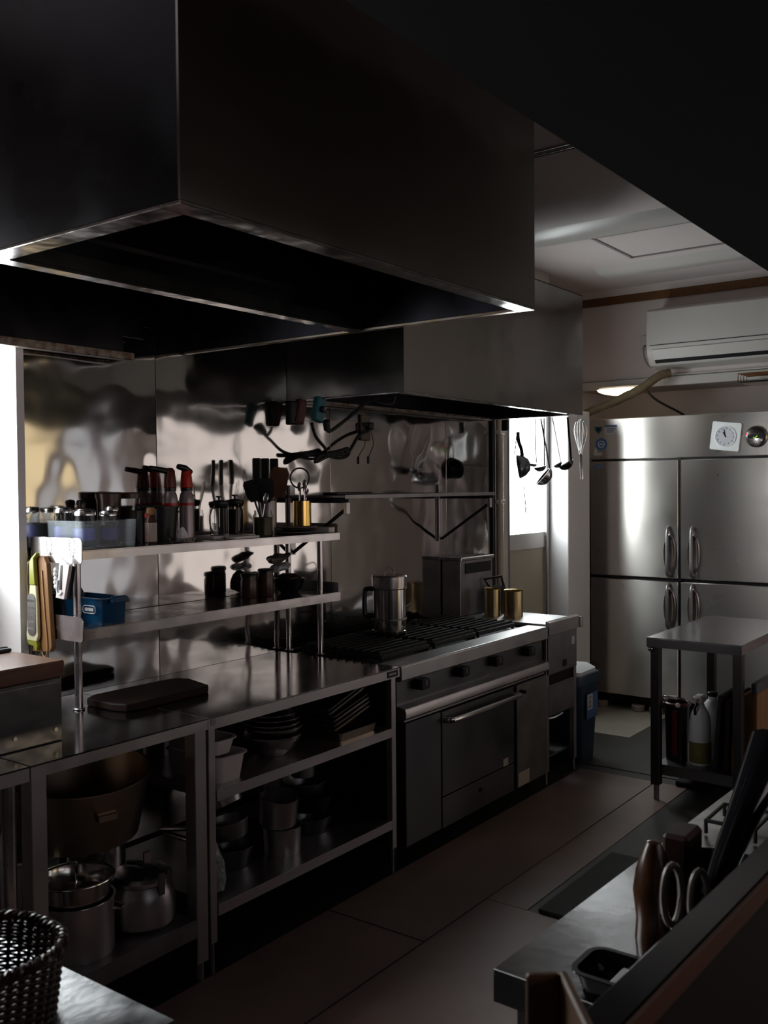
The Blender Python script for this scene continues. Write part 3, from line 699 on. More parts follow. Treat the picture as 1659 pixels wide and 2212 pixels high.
t.p('wire_handle', tube(nb(), spline([(4.53, 1.665, .44), (4.48, 1.66, .475), (4.45, 1.605, .485), (4.48, 1.55, .475), (4.53, 1.545, .44)], 6), .004, 8), 'steel_bright')
t.p('grip', tube(nb(), [(4.452, 1.62, .484), (4.452, 1.58, .484)], .009, 10), 'plastic_white')
b = nb(); blob(b, (4.455, 1.575, .448), .012, .012, .012, 12, 8); t.p('clip', b, 'plastic_white')
t = Thing('spray_bottle', 'white bottle with yellowish liquid at the bottom standing beside the bucket', 'bottle', (4.51, 1.487, .171))
c = (4.51, 1.487, .171)
t.p('body', lathe(nb(), [(0, 0), (.046, 0), (.05, .008), (.05, .10), (.05, .2), (.042, .24), (.022, .275), (.017, .29), (.017, .30), (0, .30)], c, 24), 'milky')
t.p('liquid_band', lathe(nb(), [(.0505, .012), (.0508, .03), (.0508, .105), (.0505, .11)], c, 24), 'yellow_oil', label='yellow liquid seen through the lower third')
b = nb(); box(b, 4.475, 4.535, 1.465, 1.51, .462, .50, .008); tube(b, [(4.48, 1.487, .485), (4.447, 1.50, .487)], .009, 8)
tr = t.p('spray_head', b, 'plastic_white')
b = nb(); tube(b, spline([(4.485, 1.492, .465), (4.466, 1.497, .44), (4.468, 1.497, .41)], 5), .006, 8); t.p('trigger', b, 'black', parent=tr)
t = Thing('white_jug', 'white plastic jug with a black cap behind the spray bottle under the trolley table', 'jug', (4.64, 1.47, .171))
t.p('body', lathe(nb(), [(0, 0), (.05, 0), (.055, .01), (.055, .22), (.045, .26), (.022, .285), (.02, .30), (0, .30)], (4.64, 1.47, .171), 22), 'milky')
t.p('cap', cyl(nb(), (4.64, 1.47, .471), .024, .022, 18, bev=.003), 'black')
def leaning(name, label, x0, x1, y, z0, h, th, m, tilt, group=None):
    b = nb(); box(b, x0, x1, y-th/2, y+th/2, z0, z0+h, .004); rot(b, tilt, 'X', (0, y, z0))
    return solo(name, b, m, label, 'board', ((x0+x1)/2, y, z0), group)
leaning('cutting_board', 'black cutting board standing on edge under the trolley table', 4.45, 4.78, 1.40, .171, .35, .02, 'black_matt', 4, 'boards under the trolley table')
leaning('cutting_board', 'dark brown wooden board standing next to the black board', 4.45, 4.80, 1.352, .171, .33, .022, 'black_wood', 2, 'boards under the trolley table')
leaning('cutting_board', 'narrow tan wooden board standing beside the dark brown one', 4.45, 4.80, 1.314, .171, .335, .02, 'tan_wood', 1, 'boards under the trolley table')
t = Thing('wooden_partition', 'wide tan wooden panel with a dark top rail against the trolley table side', 'panel', (4.85, 1.22, 0))
t.p('panel', box(nb(), 4.46, 5.3, 1.213, 1.231, .0, .545, .003), 'tan_wood')
t.p('top_rail', box(nb(), 4.45, 5.31, 1.207, 1.237, .545, .592, .003), 'front_dark')
solo('floor_wedge', box(nb(), 4.63, 4.72, 1.49, 1.65, .0035, .03, .004), 'black_matt', 'black flat block on the floor under the trolley table', 'block', (4.68, 1.57, .0035))

# ================================================================== FRONT COUNTER, PASS WALL
RZ = -1.9
t = Thing('front_counter', 'scratched steel counter in the lower right foreground', 'counter', (1.192, .692, 0), RZ, local=True)
b = nb(); box(b, 0, 2.6, -.33, 0, .792, .80, .001); box(b, 0, 2.6, -.012, 0, .752, .792); box(b, 0, .012, -.33, -.012, .752, .792)
t.p('counter_top', b, 'worn_counter')
for x in (.05, 1.3, 2.5):
    for y in (-.04, -.29): t.p('leg', box(nb(), x-.02, x+.02, y-.02, y+.02, 0, .79, .002), 'steel_dull')
t.p('low_shelf', box(nb(), .06, 2.5, -.30, -.03, .2, .21), 'steel_dull')
t = Thing('pass_wall', 'dark low partition wall with a grey cap crossing the lower right corner', 'partition', (.822, .366, 0), RZ, local=True)
t.p('panel', box(nb(), -.9, 2.9, -.017, .012, 0, .965), 'dark_wood')
t.p('cap', box(nb(), -.9, 2.9, -.021, .020, .965, 1.0, .003), 'black_gloss')
t.p('edge_strip', box(nb(), -.9, 2.9, -.026, -.021, .975, 1.0, .001), 'red_wood', label='brown wooden edge along the near side of the cap')
# left foreground table
t = Thing('side_table', 'scratched steel table top in the lower left corner under the wicker basket', 'table', (.4, 1.35, 0))
t.p('table_top', lipped(-.1, .832, .965, 1.72, .80, .035), 'scratched')
legs_sq(t, (-.05, .79), (1.0, 1.68), 0, .762, .035, 'steel_satin')
# basket
t = Thing('wicker_basket', 'dark brown wicker basket at the lower left on the steel table', 'basket', (.59, 1.156, .801))
def ring(z, g, n=120, x0=.43, x1=.766, y0=1.074, y1=1.243, r=.07):
    P = rrect(x0-g, x1+g, y0-g, y1+g, r+g, 10); out = []
    L = [0]
    for i in range(len(P)): L.append(L[-1]+math.dist(P[i], P[(i+1) % len(P)]))
    for k in range(n):
        s_ = L[-1]*k/n
        i = max(j for j in range(len(P)) if L[j] <= s_+1e-9); f = (s_-L[i])/(L[i+1]-L[i]+1e-9)
        a, c_ = P[i], P[(i+1) % len(P)]; out.append((a[0]+(c_[0]-a[0])*f, a[1]+(c_[1]-a[1])*f, z))
    return out
b = nb(); NS = 112
for row in range(19):
    z = .806+row*.0047; base = ring(z, -.008+row*.0006, NS*2); up = ring(z, -.008+row*.0006+.0045, NS*2)
    pts = []
    for k in range(NS*2):
        ph = (k/4.0+row)*PI; f = .5+.5*math.cos(ph)
        pts.append((base[k][0]+(up[k][0]-base[k][0])*f, base[k][1]+(up[k][1]-base[k][1])*f, z))
    tube(b, pts, .0022, 6, closed=True)
t.p('weave', b, 'wicker')
b = nb()
for k in range(0, NS*2, 4):
    lo = ring(.803, -.005, NS*2)[k] if k == -1 else None
R0 = ring(.803, -.006, 56); R1_ = ring(.896, .005, 56)
for a, c_ in zip(R0, R1_): tube(b, [a, c_], .0026, 6)
t.p('stakes', b, 'wicker')
b = nb()
for ph0 in (0, 2*PI/3, 4*PI/3):
    base = ring(.9, .003, 240); up = ring(.9, .010, 240); pts = []
    for k in range(240):
        ph = k/240*2*PI*30+ph0; f = .5+.6*math.cos(ph)
        pts.append((base[k][0]+(up[k][0]-base[k][0])*f, base[k][1]+(up[k][1]-base[k][1])*f, .9+.005*math.sin(ph)))
    tube(b, pts, .0036, 6, closed=True)
t.p('braided_rim', b, 'wicker')
t.p('base', prism(nb(), rrect(.438, .757, 1.082, 1.235, .06), .801, .806, 'z'), 'wicker')
solo('wooden_box', box(nb(), .47, .68, 1.11, 1.20, .8065, .845, .004), 'red_wood', 'reddish wooden box lying inside the wicker basket', 'box', (.58, 1.155, .8065))
# things on the front counter
t = Thing('frying_pan', 'black frying pan leaning on the front counter, handle up at the right edge', 'frying pan', (1.47, .47, .80))
b = nb(); pts = spline([(1.452, .462, .868), (1.50, .46, .90), (1.57, .452, .955), (1.63, .445, 1.0), (1.70, .438, 1.055)], 6)
tube(b, pts, [.014+.022*(i/(len(pts)-1)) for i in range(len(pts))], 14)
t.p('handle', b, 'black_gloss')
b = nb(); tube(b, [(1.665+.012*math.cos(a), .436, 1.026+.022*math.sin(a)) for a in [2*PI*k/20 for k in range(20)]], .004, 8, closed=True)
t.p('hanging_loop', b, 'black_gloss')
b = nb(); cup(b, (0, 0, 0), .10, .04, .003, .08); xf(b, Matrix.Translation((1.40, .50, .802)) @ Matrix.Rotation(math.radians(0), 4, 'Y'))
bmesh.ops.translate(b, vec=(.235, .01, 0), verts=b.verts)
t.p('pan', b, 'black_gloss')
b = nb(); tube(b, [(1.545, .49, .836), (1.50, .475, .842), (1.47, .465, .855), (1.452, .462, .868)], .011, 10); t.p('handle_bracket', b, 'black_gloss')
t = Thing('brown_pot', 'brown waisted pot on the front counter beside the pale scissor loops', 'pot', (1.37, .53, .80))
t.p('body', lathe(nb(), [(0, 0), (.024, 0), (.027, .03), (.025, .06), (.030, .10), (.026, .13), (.020, .15), (.010, .172), (0, .176)], (1.355, .515, .801), 22), 'brown_pot')
solo('carton', box(nb(), 1.385, 1.455, .475, .515, .8005, .978, .006), 'maroon', 'dark red-brown box standing behind the scissors on the front counter', 'box', (1.42, .47, .8))
t = Thing('kitchen_scissors', 'pale-handled scissors standing loops-up in front of the dark red box', 'scissors', (1.33, .45, .80))
for q, (x, y, z) in enumerate(((1.302, .468, .925), (1.352, .447, .905))):
    b = nb(); tube(b, [(x+.014*math.cos(a)*.9, y-.014*math.cos(a)*.6, z+.042*math.sin(a)) for a in [2*PI*k/24 for k in range(24)]], .0055, 8, closed=True)
    t.p('handle_loop', b, 'pale_plastic')
b = nb(); tube(b, [(1.303, .467, .885), (1.328, .455, .802)], .006, 8); t.p('blade', b, 'steel')
b = nb(); tube(b, [(1.350, .448, .865), (1.330, .456, .802)], .006, 8); t.p('blade', b, 'steel')
t = Thing('wire_stand', 'low dark wire stand near the far end of the front counter', 'stand', (1.95, .6, .80))
for y in (.615, .52):
    t.p('frame', tube(nb(), [(1.90, y, .803), (1.90, y, .828), (2.02, y, .828), (2.02, y, .803)], .004, 6), 'black')
t.p('crossbar', tube(nb(), [(1.90, .615, .828), (1.90, .52, .828)], .004, 6), 'black')
t.p('crossbar', tube(nb(), [(2.02, .615, .828), (2.02, .52, .828)], .004, 6), 'black')
t = Thing('baking_tray', 'black-rimmed tray at the near end of the front counter', 'tray', (1.27, .5, .80))
t.p('tray', tray(nb(), 1.202, 1.286, .40, .575, .801, .028, .008, .02, .002, .006), 'black_gloss')
t.p('rivet', xf(cyl(nb(), (0, 0, 0), .004, .004, 10), Matrix.Translation((1.213, .56, .8005))), 'steel_bright')
solo('folded_cloth', crumple(box(nb(), 1.222, 1.272, .45, .53, .8035, .818, .004), .002, 1, 40), 'label_white', 'whitish folded cloth lying in the black-rimmed tray', 'cloth', (1.28, .48, .8035))
t = Thing('wooden_holder', 'small brown wooden holder on the pass wall cap at the bottom edge', 'holder', (.74, .366, 1.0), 40, local=True)
t.p('side_board', box(nb(), -.06, .04, -.018, -.010, .0, .062, .002), 'holder_wood'); t.p('side_board', box(nb(), .032, .04, -.010, .02, .0, .062, .002), 'holder_wood')
t.p('base_board', box(nb(), -.035, .032, -.010, .02, .0, .006), 'holder_wood'); t.p('side_board', box(nb(), -.035, -.027, -.010, .02, .006, .05, .002), 'holder_wood')

# ================================================================== BOXED COUNTER AT THE LEFT
t = Thing('counter_box', 'steel box with a thick dark wooden top standing on the tables at far left', 'counter box', (1.3, 2.52, .80))
t.p('body', box(nb(), 1.0, 1.597, 2.302, 2.74, .8005, .978, .003), 'box_steel')
t.p('folded_flap', prism(nb(), [(1.30, .87), (1.575, .885), (1.585, .965), (1.30, .965)], 2.2995, 2.302, 'y'), 'box_steel')
t.p('wooden_top', box(nb(), .99, 1.603, 2.294, 2.75, .978, 1.024, .004), 'board_wood')
for x in (1.45, 1.575):
    t.p('screw', xf(cyl(nb(), (0, 0, 0), .006, .003, 12), Matrix.Translation((x, 2.302, .835)) @ Matrix.Rotation(PI/2, 4, 'X')), 'steel_bright')
t = Thing('tongs', 'black tongs with a white block for their highlights lying on the dark wooden top at the left edge', 'tongs', (1.52, 2.6, 1.0245))
t.p('arm', box(nb(), 1.40, 1.60, 2.56, 2.585, 1.0245, 1.037, .004), 'black'); t.p('arm', box(nb(), 1.40, 1.595, 2.535, 2.559, 1.0245, 1.035, .004), 'black')
t.p('highlight_block', box(nb(), 1.50, 1.575, 2.558, 2.588, 1.037, 1.043, .003), 'label_white')  # white block stands for the highlights on the dark metal

# ================================================================== TWO-TIER COUNTER SHELF
SX0, SX1, SY0, SY1 = 1.822, 3.085, 2.512, 2.778
t = Thing('counter_shelf', 'two-tier steel shelf on round poles standing on the work tables', 'shelf', (2.45, 2.65, .80))
t.p('upper_shelf', lipped(SX0+.003, SX1, SY0, SY1, 1.308, .03), 'shelf_steel')
t.p('lower_shelf', lipped(SX0+.003, SX1, SY0, SY1, 1.062, .036), 'shelf_steel')
for z0, z1 in ((1.265, 1.345), (1.022, 1.10)):
    b = nb(); prism(b, rrect(SY0-.001, SY1, z0, z1, .012), SX0-.002, SX0+.001, 'x'); t.p('end_plate', b, 'steel', label='bright end plate of the shelf')
    b = nb(); prism(b, rrect(SY0+.01, SY1, z0+.02, z1, .012), SX1-.001, SX1+.002, 'x'); t.p('end_plate', b, 'steel_dull')
for x in (1.848, 3.03):
    for y in (2.575, 2.752):
        t.p('pole', tube(nb(), [(x, y, .802), (x, y, 1.30)], .0125, 14), 'steel')
        t.p('foot', cyl(nb(), (x, y, .8005), .019, .006, 16, bev=.002), 'steel')
UZ, LZ = 1.3085, 1.0625
# ---- upper shelf
t = Thing('storage_bin', 'clear plastic box full of lidded jars at the left end of the upper shelf', 'plastic box', (1.955, 2.64, UZ))
b = nb(); tray(b, 1.850, 2.066, 2.540, 2.742, UZ, .088, .004, .018, .0022, .006)
t.p('box', b, 'frost')
def jar(x, y, r, h, label, lid='silver_lid', body='clear', band=None, z=UZ+.004, fill=None, group=None, lidh=.014):
    t = Thing('spice_jar', label, 'jar', (x, y, z), local=True, group=group)
    t.p('body', lathe(nb(), [(0, 0), (r*.94, 0), (r, .006), (r, h-.02), (r*.93, h-.012), (r*.93, h-.002), (r*.9, h-.002), (r*.9, h-.02), (r*.95, h-.026), (r*.95, .008), (0, .004)], (0, 0, 0), 22), body)
    if fill: t.p('contents', cyl(nb(), (0, 0, .0045), r*.93, h*.6, 20), fill)
    if band: t.p('label_band', lathe(nb(), [(r+.0006, h*.2), (r+.0008, h*.22), (r+.0008, h*.55), (r+.0006, h*.57)], (0, 0, 0), 22), band)
    t.p('lid', lathe(nb(), [(0, h-.004), (r+.001, h-.004), (r+.001, h+lidh-.008), (r-.002, h+lidh-.003), (0, h+lidh)], (0, 0, 0), 22), lid)
    return t
G = 'jars in the clear box'
jar(1.888, 2.695, .030, .113, 'leftmost silver-lidded jar in the clear plastic box', fill='salt', band='jar_blue', group=G)
jar(1.900, 2.60, .033, .105, 'front left silver-lidded jar with a blue label in the clear box', fill='salt', band='jar_blue', group=G)
jar(1.975, 2.578, .028, .102, 'front middle lidded jar with a blue label in the clear box', fill='salt', band='jar_blue', group=G)
jar(1.965, 2.690, .033, .108, 'back middle silver-lidded jar in the clear box', fill='salt', group=G)
jar(2.033, 2.635, .022, .115, 'tallest silver-lidded jar at the right end of the clear box', fill='salt', band='jar_blue', group=G)
jar(1.853, 2.768-.0, .0, .1, '', ) if False else None
t = Thing('beaker', 'clear measuring beaker with red scale marks beside the clear box', 'beaker', (2.10, 2.557, UZ), local=True)
t.p('body', cup(nb(), (0, 0, 0), .0225, .115, .0015, .021), 'clear')
b = nb()
for k in range(9): box(b, -.010, -.002, -.0238, -.0226, .012+.008*k, .0155+.008*k)
box(b, -.013, .006, -.0240, -.0228, .092, .106)
t.p('red_scale', b, 'red')
jar(2.000, 2.76-.006, .016, .14, 'dark-lidded slim jar against the wall behind the clear box', lid='black', body='tea', z=UZ)
def tub(x, y, r, h, lab, body, lid='tea'):
    t = Thing('food_tub', lab, 'tub', (x, y, UZ), local=True)
    t.p('body', lathe(nb(), [(0, 0), (r*.9, 0), (r, h-.02), (r*.97, h-.02), (r*.87, .003), (0, .003)], (0, 0, 0), 24), body)
    if body == 'clear': t.p('contents', cyl(nb(), (0, 0, .0035), r*.84, h*.62, 20, r*.92), 'beige_grain')
    t.p('lid', lathe(nb(), [(0, h-.002), (r+.003, h-.022), (r+.004, h-.006), (r, h), (0, h)][1:] , (0, 0, 0), 24) if False else lathe(nb(), [(r*.9, h-.022), (r+.003, h-.022), (r+.004, h-.004), (r, h), (0, h)], (0, 0, 0), 24), lid)
tub(2.098, 2.738, .042, .176, 'dark round tub with a brown lid behind the clear jar box', 'tea')
tub(2.182, 2.735, .040, .176, 'clear tub of tan grains with a brown lid behind the cork-topped bottle', 'clear')
t = Thing('ladle', 'black-handled ladle lying on the jars with its ring end to the left', 'ladle', (2.15, 2.615, UZ))
b = nb(); tube(b, [(2.132, 2.615, UZ+.125), (2.205, 2.618, UZ+.125)], .0085, 10); t.p('handle', b, 'black')
b = nb(); tube(b, [(2.124+.01*math.cos(a), 2.615, UZ+.125+.01*math.sin(a)) for a in [2*PI*k/16 for k in range(16)]], .003, 6, closed=True); t.p('ring', b, 'black')
b = nb(); tube(b, [(2.205, 2.618, UZ+.125), (2.205, 2.618, UZ+.0)], .004, 8); t.p('shaft', b, 'black')
t = Thing('cork_bottle', 'small bottle with a wooden stopper and pale label beside the black pot', 'bottle', (2.155, 2.585, UZ), local=True)
t.p('body', lathe(nb(), [(0, 0), (.019, 0), (.02, .004), (.02, .075), (.015, .088), (.012, .098), (0, .098)], (0, 0, 0), 20), 'tea')
t.p('label', lathe(nb(), [(.0203, .008), (.0206, .01), (.0206, .07), (.0203, .072)], (0, 0, 0), 20), 'paper')
t.p('stopper', cyl(nb(), (0, 0, .098), .014, .026, 16, bev=.003), 'cork')
t = Thing('milk_pan', 'black pan on the upper shelf in front of the red gas torches', 'pan', (2.272, 2.664, UZ), local=True)
t.p('body', cup(nb(), (0, 0, 0), .058, .122, .003, .046, lip=.003), 'black')
b = nb(); box(b, -.045, -.01, -.012, .012, .124, .132, .003); t.p('lug', b, 'black')
b = nb(); blob(b, (.06, -.012, .105), .008, .006, .006, 10, 6); t.p('lug', b, 'black')
for (x, y, cap, lab, lft) in ((2.352, 2.712, 'dark_red', 'left gas torch with a dark red head and long black nozzle', True), (2.42, 2.70, 'red', 'right gas torch with a bright red head beside the coffee press', False)):
    t = Thing('gas_torch', lab, 'gas torch', (x, y, UZ), local=True)
    t.p('can', lathe(nb(), [(0, 0), (.028, 0), (.028, .145), (.024, .165), (.0185, .178), (.0185, .185), (0, .185)], (0, 0, 0), 24), 'tin')
    t.p('can_band', lathe(nb(), [(.0283, .125), (.0286, .127), (.0286, .133), (.0283, .135)], (0, 0, 0), 24), 'red')
    t.p('collar', cyl(nb(), (0, 0, .178), .022, .012, 20), 'black')
    t.p('head', lathe(nb(), [(.019, .188), (.0235, .192), (.021, .225), (.018, .25), (.012, .262), (0, .264)], (0, 0, 0), 20), cap)
    b = nb()
    if lft:
        tube(b, [(.015, 0, .245), (-.035, .004, .255), (-.085, .008, .262)], [.012, .0105, .0095], 12)
        t.p('nozzle', b, 'black')
    else:
        tube(b, [(.018, 0, .246), (-.012, -.004, .262), (-.045, -.008, .268)], [.013, .013, .010], 12)
        t.p('nozzle', b, 'black')
t = Thing('juicer', 'white glass citrus juicer in front of the black pan', 'juicer', (2.262, 2.548, UZ), local=True)
t.p('dish', lathe(nb(), [(0, 0), (.03, 0), (.045, .010), (.046, .016), (.043, .016), (.03, .006), (0, .006)], (0, 0, 0), 28), 'glass')
b = nb(); lathe(b, [(0, .055), (.006, .05), (.016, .03), (.021, .007), (0, .007)], (0, 0, 0), 40)
for v in b.verts:
    a = math.atan2(v.co.y, v.co.x); f = 1+.12*math.cos(10*a); v.co.x *= f; v.co.y *= f
t.p('reamer', b, 'milky')
def press(x, y, r, h, lab, fill=None, ang=180):
    t = Thing('coffee_press', lab, 'coffee press', (x, y, UZ+.0105), ang-180, local=True)
    t.p('carafe', lathe(nb(), [(0, 0), (r, 0), (r, h), (r-.0022, h), (r-.0022, .003), (0, .003)], (0, 0, 0), 28), 'glass')
    if fill: t.p('contents', cyl(nb(), (0, 0, .0035), r-.003, h*.7, 24), fill)
    t.p('lid', lathe(nb(), [(0, h+.004), (r*.4, h+.003), (r+.003, h-.004), (r+.003, h-.014), (r-.004, h-.026), (0, h-.026)], (0, 0, 0), 26), 'black')
    t.p('knob', lathe(nb(), [(0, h+.02), (.012, h+.02), (.012, h+.015), (.004, h+.013), (.004, h+.003), (0, h+.003)], (0, 0, 0), 16), 'black')
    t.p('plunger_rod', tube(nb(), [(0, 0, h), (0, 0, .03 if not fill else h*.72)], .0022, 6), 'steel')
    b = nb(); tube(b, spline([(-r, 0, h*.80), (-r-.018, 0, h*.79), (-r-.036, 0, h*.55), (-r-.03, 0, h*.25), (-r-.006, 0, h*.06)], 6), .0032, 8); t.p('handle', b, 'steel_dull' if not fill else 'black')
    b = nb()
    for a in (0, 90, 180, 270):
        q = math.radians(a); tube(b, [((r+.001)*math.cos(q), (r+.001)*math.sin(q), .0), ((r+.001)*math.cos(q), (r+.001)*math.sin(q), h-.01)], .0011, 6)
    t.p('frame_wires', b, 'steel_dull')
press(2.545, 2.66, .036, .128, 'empty glass coffee press with a round glass handle', None, 198)
press(2.632, 2.665, .034, .132, 'coffee press holding dark coffee, beside the empty press', 'tea', 250)
def flat(name, x0, x1, y0, y1, z, h, m, lab, cat='tray', gr=None):
    return solo(name, prism(nb(), rrect(x0, x1, y0, y1, .01), z, z+h, 'z'), m, lab, cat, ((x0+x1)/2, (y0+y1)/2, z), gr, bevel=.0015)
flat('serving_tray', 2.46, 2.70, 2.60, 2.735, UZ, .010, 'plastic_white', 'white flat tray under the coffee presses')
flat('serving_tray', 2.50, 2.63, 2.527, 2.585, UZ, .009, 'plastic_white', 'small white tray at the front of the upper shelf, middle')
flat('serving_tray', 3.04, 3.08, 2.53, 2.68, UZ, .022, 'plastic_white', 'white tray standing at the right end of the upper shelf')
flat('serving_tray', 2.95, 3.035, 2.68, 2.765, UZ, .024, 'black', 'black tray against the wall at the right end of the upper shelf')
t = Thing('utensil_jar', 'squat glass jar with yellowish contents and dark spoons, upper shelf', 'jar', (2.715, 2.595, UZ), local=True)
t.p('jar', lathe(nb(), [(0, 0), (.036, 0), (.039, .006), (.039, .08), (.034, .088), (.034, .10), (.031, .10), (.031, .088), (.036, .078), (.036, .008), (0, .004)], (0, 0, 0), 26), 'clear')
t.p('contents', cyl(nb(), (0, 0, .005), .0355, .068, 24), 'yellow_oil')
def utensil(name, lab, cat, base, top, head, hm, sm='black', r=.004, hw=.02, hh=.06, ht=.004, gr=None, twist=0):
    """handle from base up to top, flat head beyond top"""
    bs, tp = Vector(base), Vector(top); d = (tp-bs).normalized()
    t = Thing(name, lab, cat, base, group=gr)
    t.p('handle', tube(nb(), [bs, tp], r, 8), sm)
    b = nb()
    if head == 'flat':
        prism(b, [(-hw*.6, 0), (-hw, hh*.3), (-hw, hh*.85), (-hw*.7, hh), (hw*.7, hh), (hw, hh*.85), (hw, hh*.3), (hw*.6, 0)], -ht/2, ht/2, 'y')
    else:
        lathe(b, [(0, 0), (hw*.6, hh*.12), (hw, hh*.5), (hw*.7, hh*.88), (0, hh)], (0, 0, 0), 18, 1, .25)
    m = Matrix.Translation(tp) @ Vector((0, 0, 1)).rotation_difference(d).to_matrix().to_4x4() @ Matrix.Rotation(math.radians(twist), 4, 'Z')
    xf(b, m); t.p('head', b, hm); return t
gu = 'utensils standing in jars'
utensil('spoon', 'steel spoon standing in the squat glass jar', 'spoon', (2.705, 2.588, UZ+.0745), (2.713, 2.583, UZ+.125), 'oval', 'steel', 'steel', .0025, .011, .045, gr=gu, twist=-54)
utensil('spatula', 'black spatula leaning left out of the squat glass jar', 'spatula', (2.712, 2.607, UZ+.0745), (2.694, 2.617, UZ+.135), 'flat', 'black', hw=.024, hh=.085, gr=gu, twist=-54)
utensil('turner', 'broad black turner behind the spoon in the squat glass jar', 'turner', (2.73, 2.60, UZ+.0745), (2.738, 2.605, UZ+.13), 'flat', 'black', hw=.034, hh=.095, gr=gu, twist=-54)
t = Thing('utensil_pot', 'tall grey canister holding three black-handled knives and a brown spatula', 'canister', (2.815, 2.665, UZ), local=True)
t.p('body', cup(nb(), (0, 0, 0), .037, .135, .002, .036), 'steel_dull')
for k, (dx, lab) in enumerate(((-.024, 'left black utensil handle standing above the grey canister'), (.002, 'middle black utensil handle standing above the grey canister'), (.022, 'right black utensil handle standing above the grey canister'))):
    t = Thing('knife', lab, 'utensil', (2.815+dx, 2.665, UZ+.003), group=gu)
    x0 = 2.815+dx; x1 = 2.795+(-.044, .004, .056)[k]
    b = nb(); tube(b, [(x0, 2.665, UZ+.003), (x1, 2.66, UZ+.20)], .006, 8); t.p('blade', b, 'steel_dull')
    b = nb(); box(b, -.017, .017, -.008, .008, -.0, .105, .004); xf(b, Matrix.Translation((x1, 2.66, UZ+.20)) @ Matrix.Rotation(math.radians(-54), 4, 'Z')); t.p('handle', b, 'black')
utensil('wooden_spatula', 'broad reddish-brown wooden spatula tilted in the grey canister', 'spatula', (2.825, 2.662, UZ+.004), (2.832, 2.634, UZ+.15), 'flat', 'spatula_wood', 'spatula_wood', .006, .036, .12, .006, gr=gu, twist=-54)
t = Thing('brass_can', 'shiny gold can holding spoons on the upper shelf', 'can', (2.955, 2.605, UZ+.0305), local=True)
t.p('body', cup(nb(), (0, 0, 0), .0385, .102, .0015, .0385), 'brass')
for k, (dx, dy, tx, h) in enumerate(((-.015, 0, -.02, .19), (.0, -.01, .0, .20), (.014, .004, .018, .18), (.02, .012, .035, .165))):
    utensil('spoon', ('steel spoon at the left side of the gold can', 'tallest steel spoon in the middle of the gold can', 'steel spoon at the right side of the gold can', 'thin steel spoon leaning right out of the gold can')[k], 'spoon',
            (2.955+dx, 2.605+dy, UZ+.034), (2.955+tx, 2.60+dy, UZ+.03+h-.05), 'oval', 'steel', 'steel', .0022, .009, .04, gr=gu, twist=-54)
t = Thing('wire_strainer', 'wire-ring strainer standing in the gold can', 'strainer', (2.962, 2.615, UZ+.033))
b = nb(); tube(b, [(2.965, 2.618, UZ+.033), (2.968, 2.625, UZ+.185)], .003, 8); t.p('handle', b, 'black')
b = nb(); tube(b, [(2.970+.040*math.cos(a)*.82, 2.628-.040*math.cos(a)*.57, UZ+.226+.041*math.sin(a)) for a in [2*PI*k/30 for k in range(30)]], .0036, 8, closed=True); t.p('ring', b, 'black')
for k in range(3):
    z = UZ+.0005+.010*k
    solo('plate', lathe(nb(), [(0, 0), (.05, 0), (.085, .007), (.086, .0095), (.05, .003), (0, .003)], (2.915, 2.60, z), 32), 'tin' if k != 1 else 'black',
         ('lowest grey plate of the stack under the gold can', 'middle black plate of the stack under the gold can', 'top grey plate of the stack under the gold can')[k], 'plate', (2.915, 2.60, z), 'plates under the gold can')
# ---- lower shelf
t = Thing('roasting_dish', 'long blue enamel dish with loop handles on the lower shelf', 'dish', (1.957, 2.64, LZ))
b = nb(); tray(b, 1.908, 2.007, 2.528, 2.752, LZ, .085, .005, .012, .004, .006)
t.p('dish', b, 'blue_enamel')
b = nb(); tube(b, spline([(1.95, 2.757, LZ+.082), (1.955, 2.767, LZ+.10), (1.975, 2.769, LZ+.108), (1.995, 2.767, LZ+.10), (2.0, 2.757, LZ+.082)], 6), .006, 8); t.p('loop_handle', b, 'blue_enamel')
b = nb(); prism(b, [(1.93, LZ+.078), (1.94, LZ+.092), (1.985, LZ+.092), (1.998, LZ+.078), (1.998, LZ+.07), (1.93, LZ+.07)], 2.505, 2.525, 'y'); t.p('end_lug', b, 'blue_enamel', bevel=.003)
b = nb(); ov = rrect(2.56, 2.625, LZ+.036, LZ+.06, .0115, 6); tube(b, [(1.9045, y, z) for y, z in ov], .0016, 6, closed=True)
bd = t.p('oval_badge', b, 'label_white')
b = nb()
for k in range(6): box(b, 1.9035, 1.9065, 2.571+.0075*k, 2.576+.0075*k, LZ+.043, LZ+.053)
t.p('badge_lettering', b, 'label_white', parent=bd)
t = Thing('glass_bowl', 'dark glass bowl at the right end of the lower shelf', 'bowl', (2.945, 2.672, LZ), local=True)
t.p('bowl', lathe(nb(), [(0, 0), (.035, 0), (.058, .03), (.066, .06), (.063, .06), (.055, .031), (.033, .003), (0, .003)], (0, 0, 0), 28), 'black_gloss')
b = nb(); lathe(b, [(.03, .0035), (.05, .03), (.052, .052), (.03, .066), (0, .068)], (0, 0, 0), 22); crumple(b, .006, 5, 60); bmesh.ops.translate(b, vec=(0, 0, .011), verts=b.verts); t.p('contents', b, 'wicker')
def pouch(x, y, z, rx, ry, rz, m, lab, seed, ang=0):
    b = nb(); blob(b, (0, 0, 0), rx, ry, rz, 20, 12); crumple(b, .012, seed, 35); rot(b, ang, 'Y')
    lo = min(v.co.z for v in b.verts); bmesh.ops.translate(b, vec=(x, y, z-lo), verts=b.verts)
    solo('snack_bag', b, m, lab, 'bag', (x, y, z), 'bags on the lower shelf')
pouch(2.84, 2.715, LZ+.0, .032, .04, .045, 'snack_bag', 'lowest crumpled bag beside the glass bowl on the lower shelf', 1)
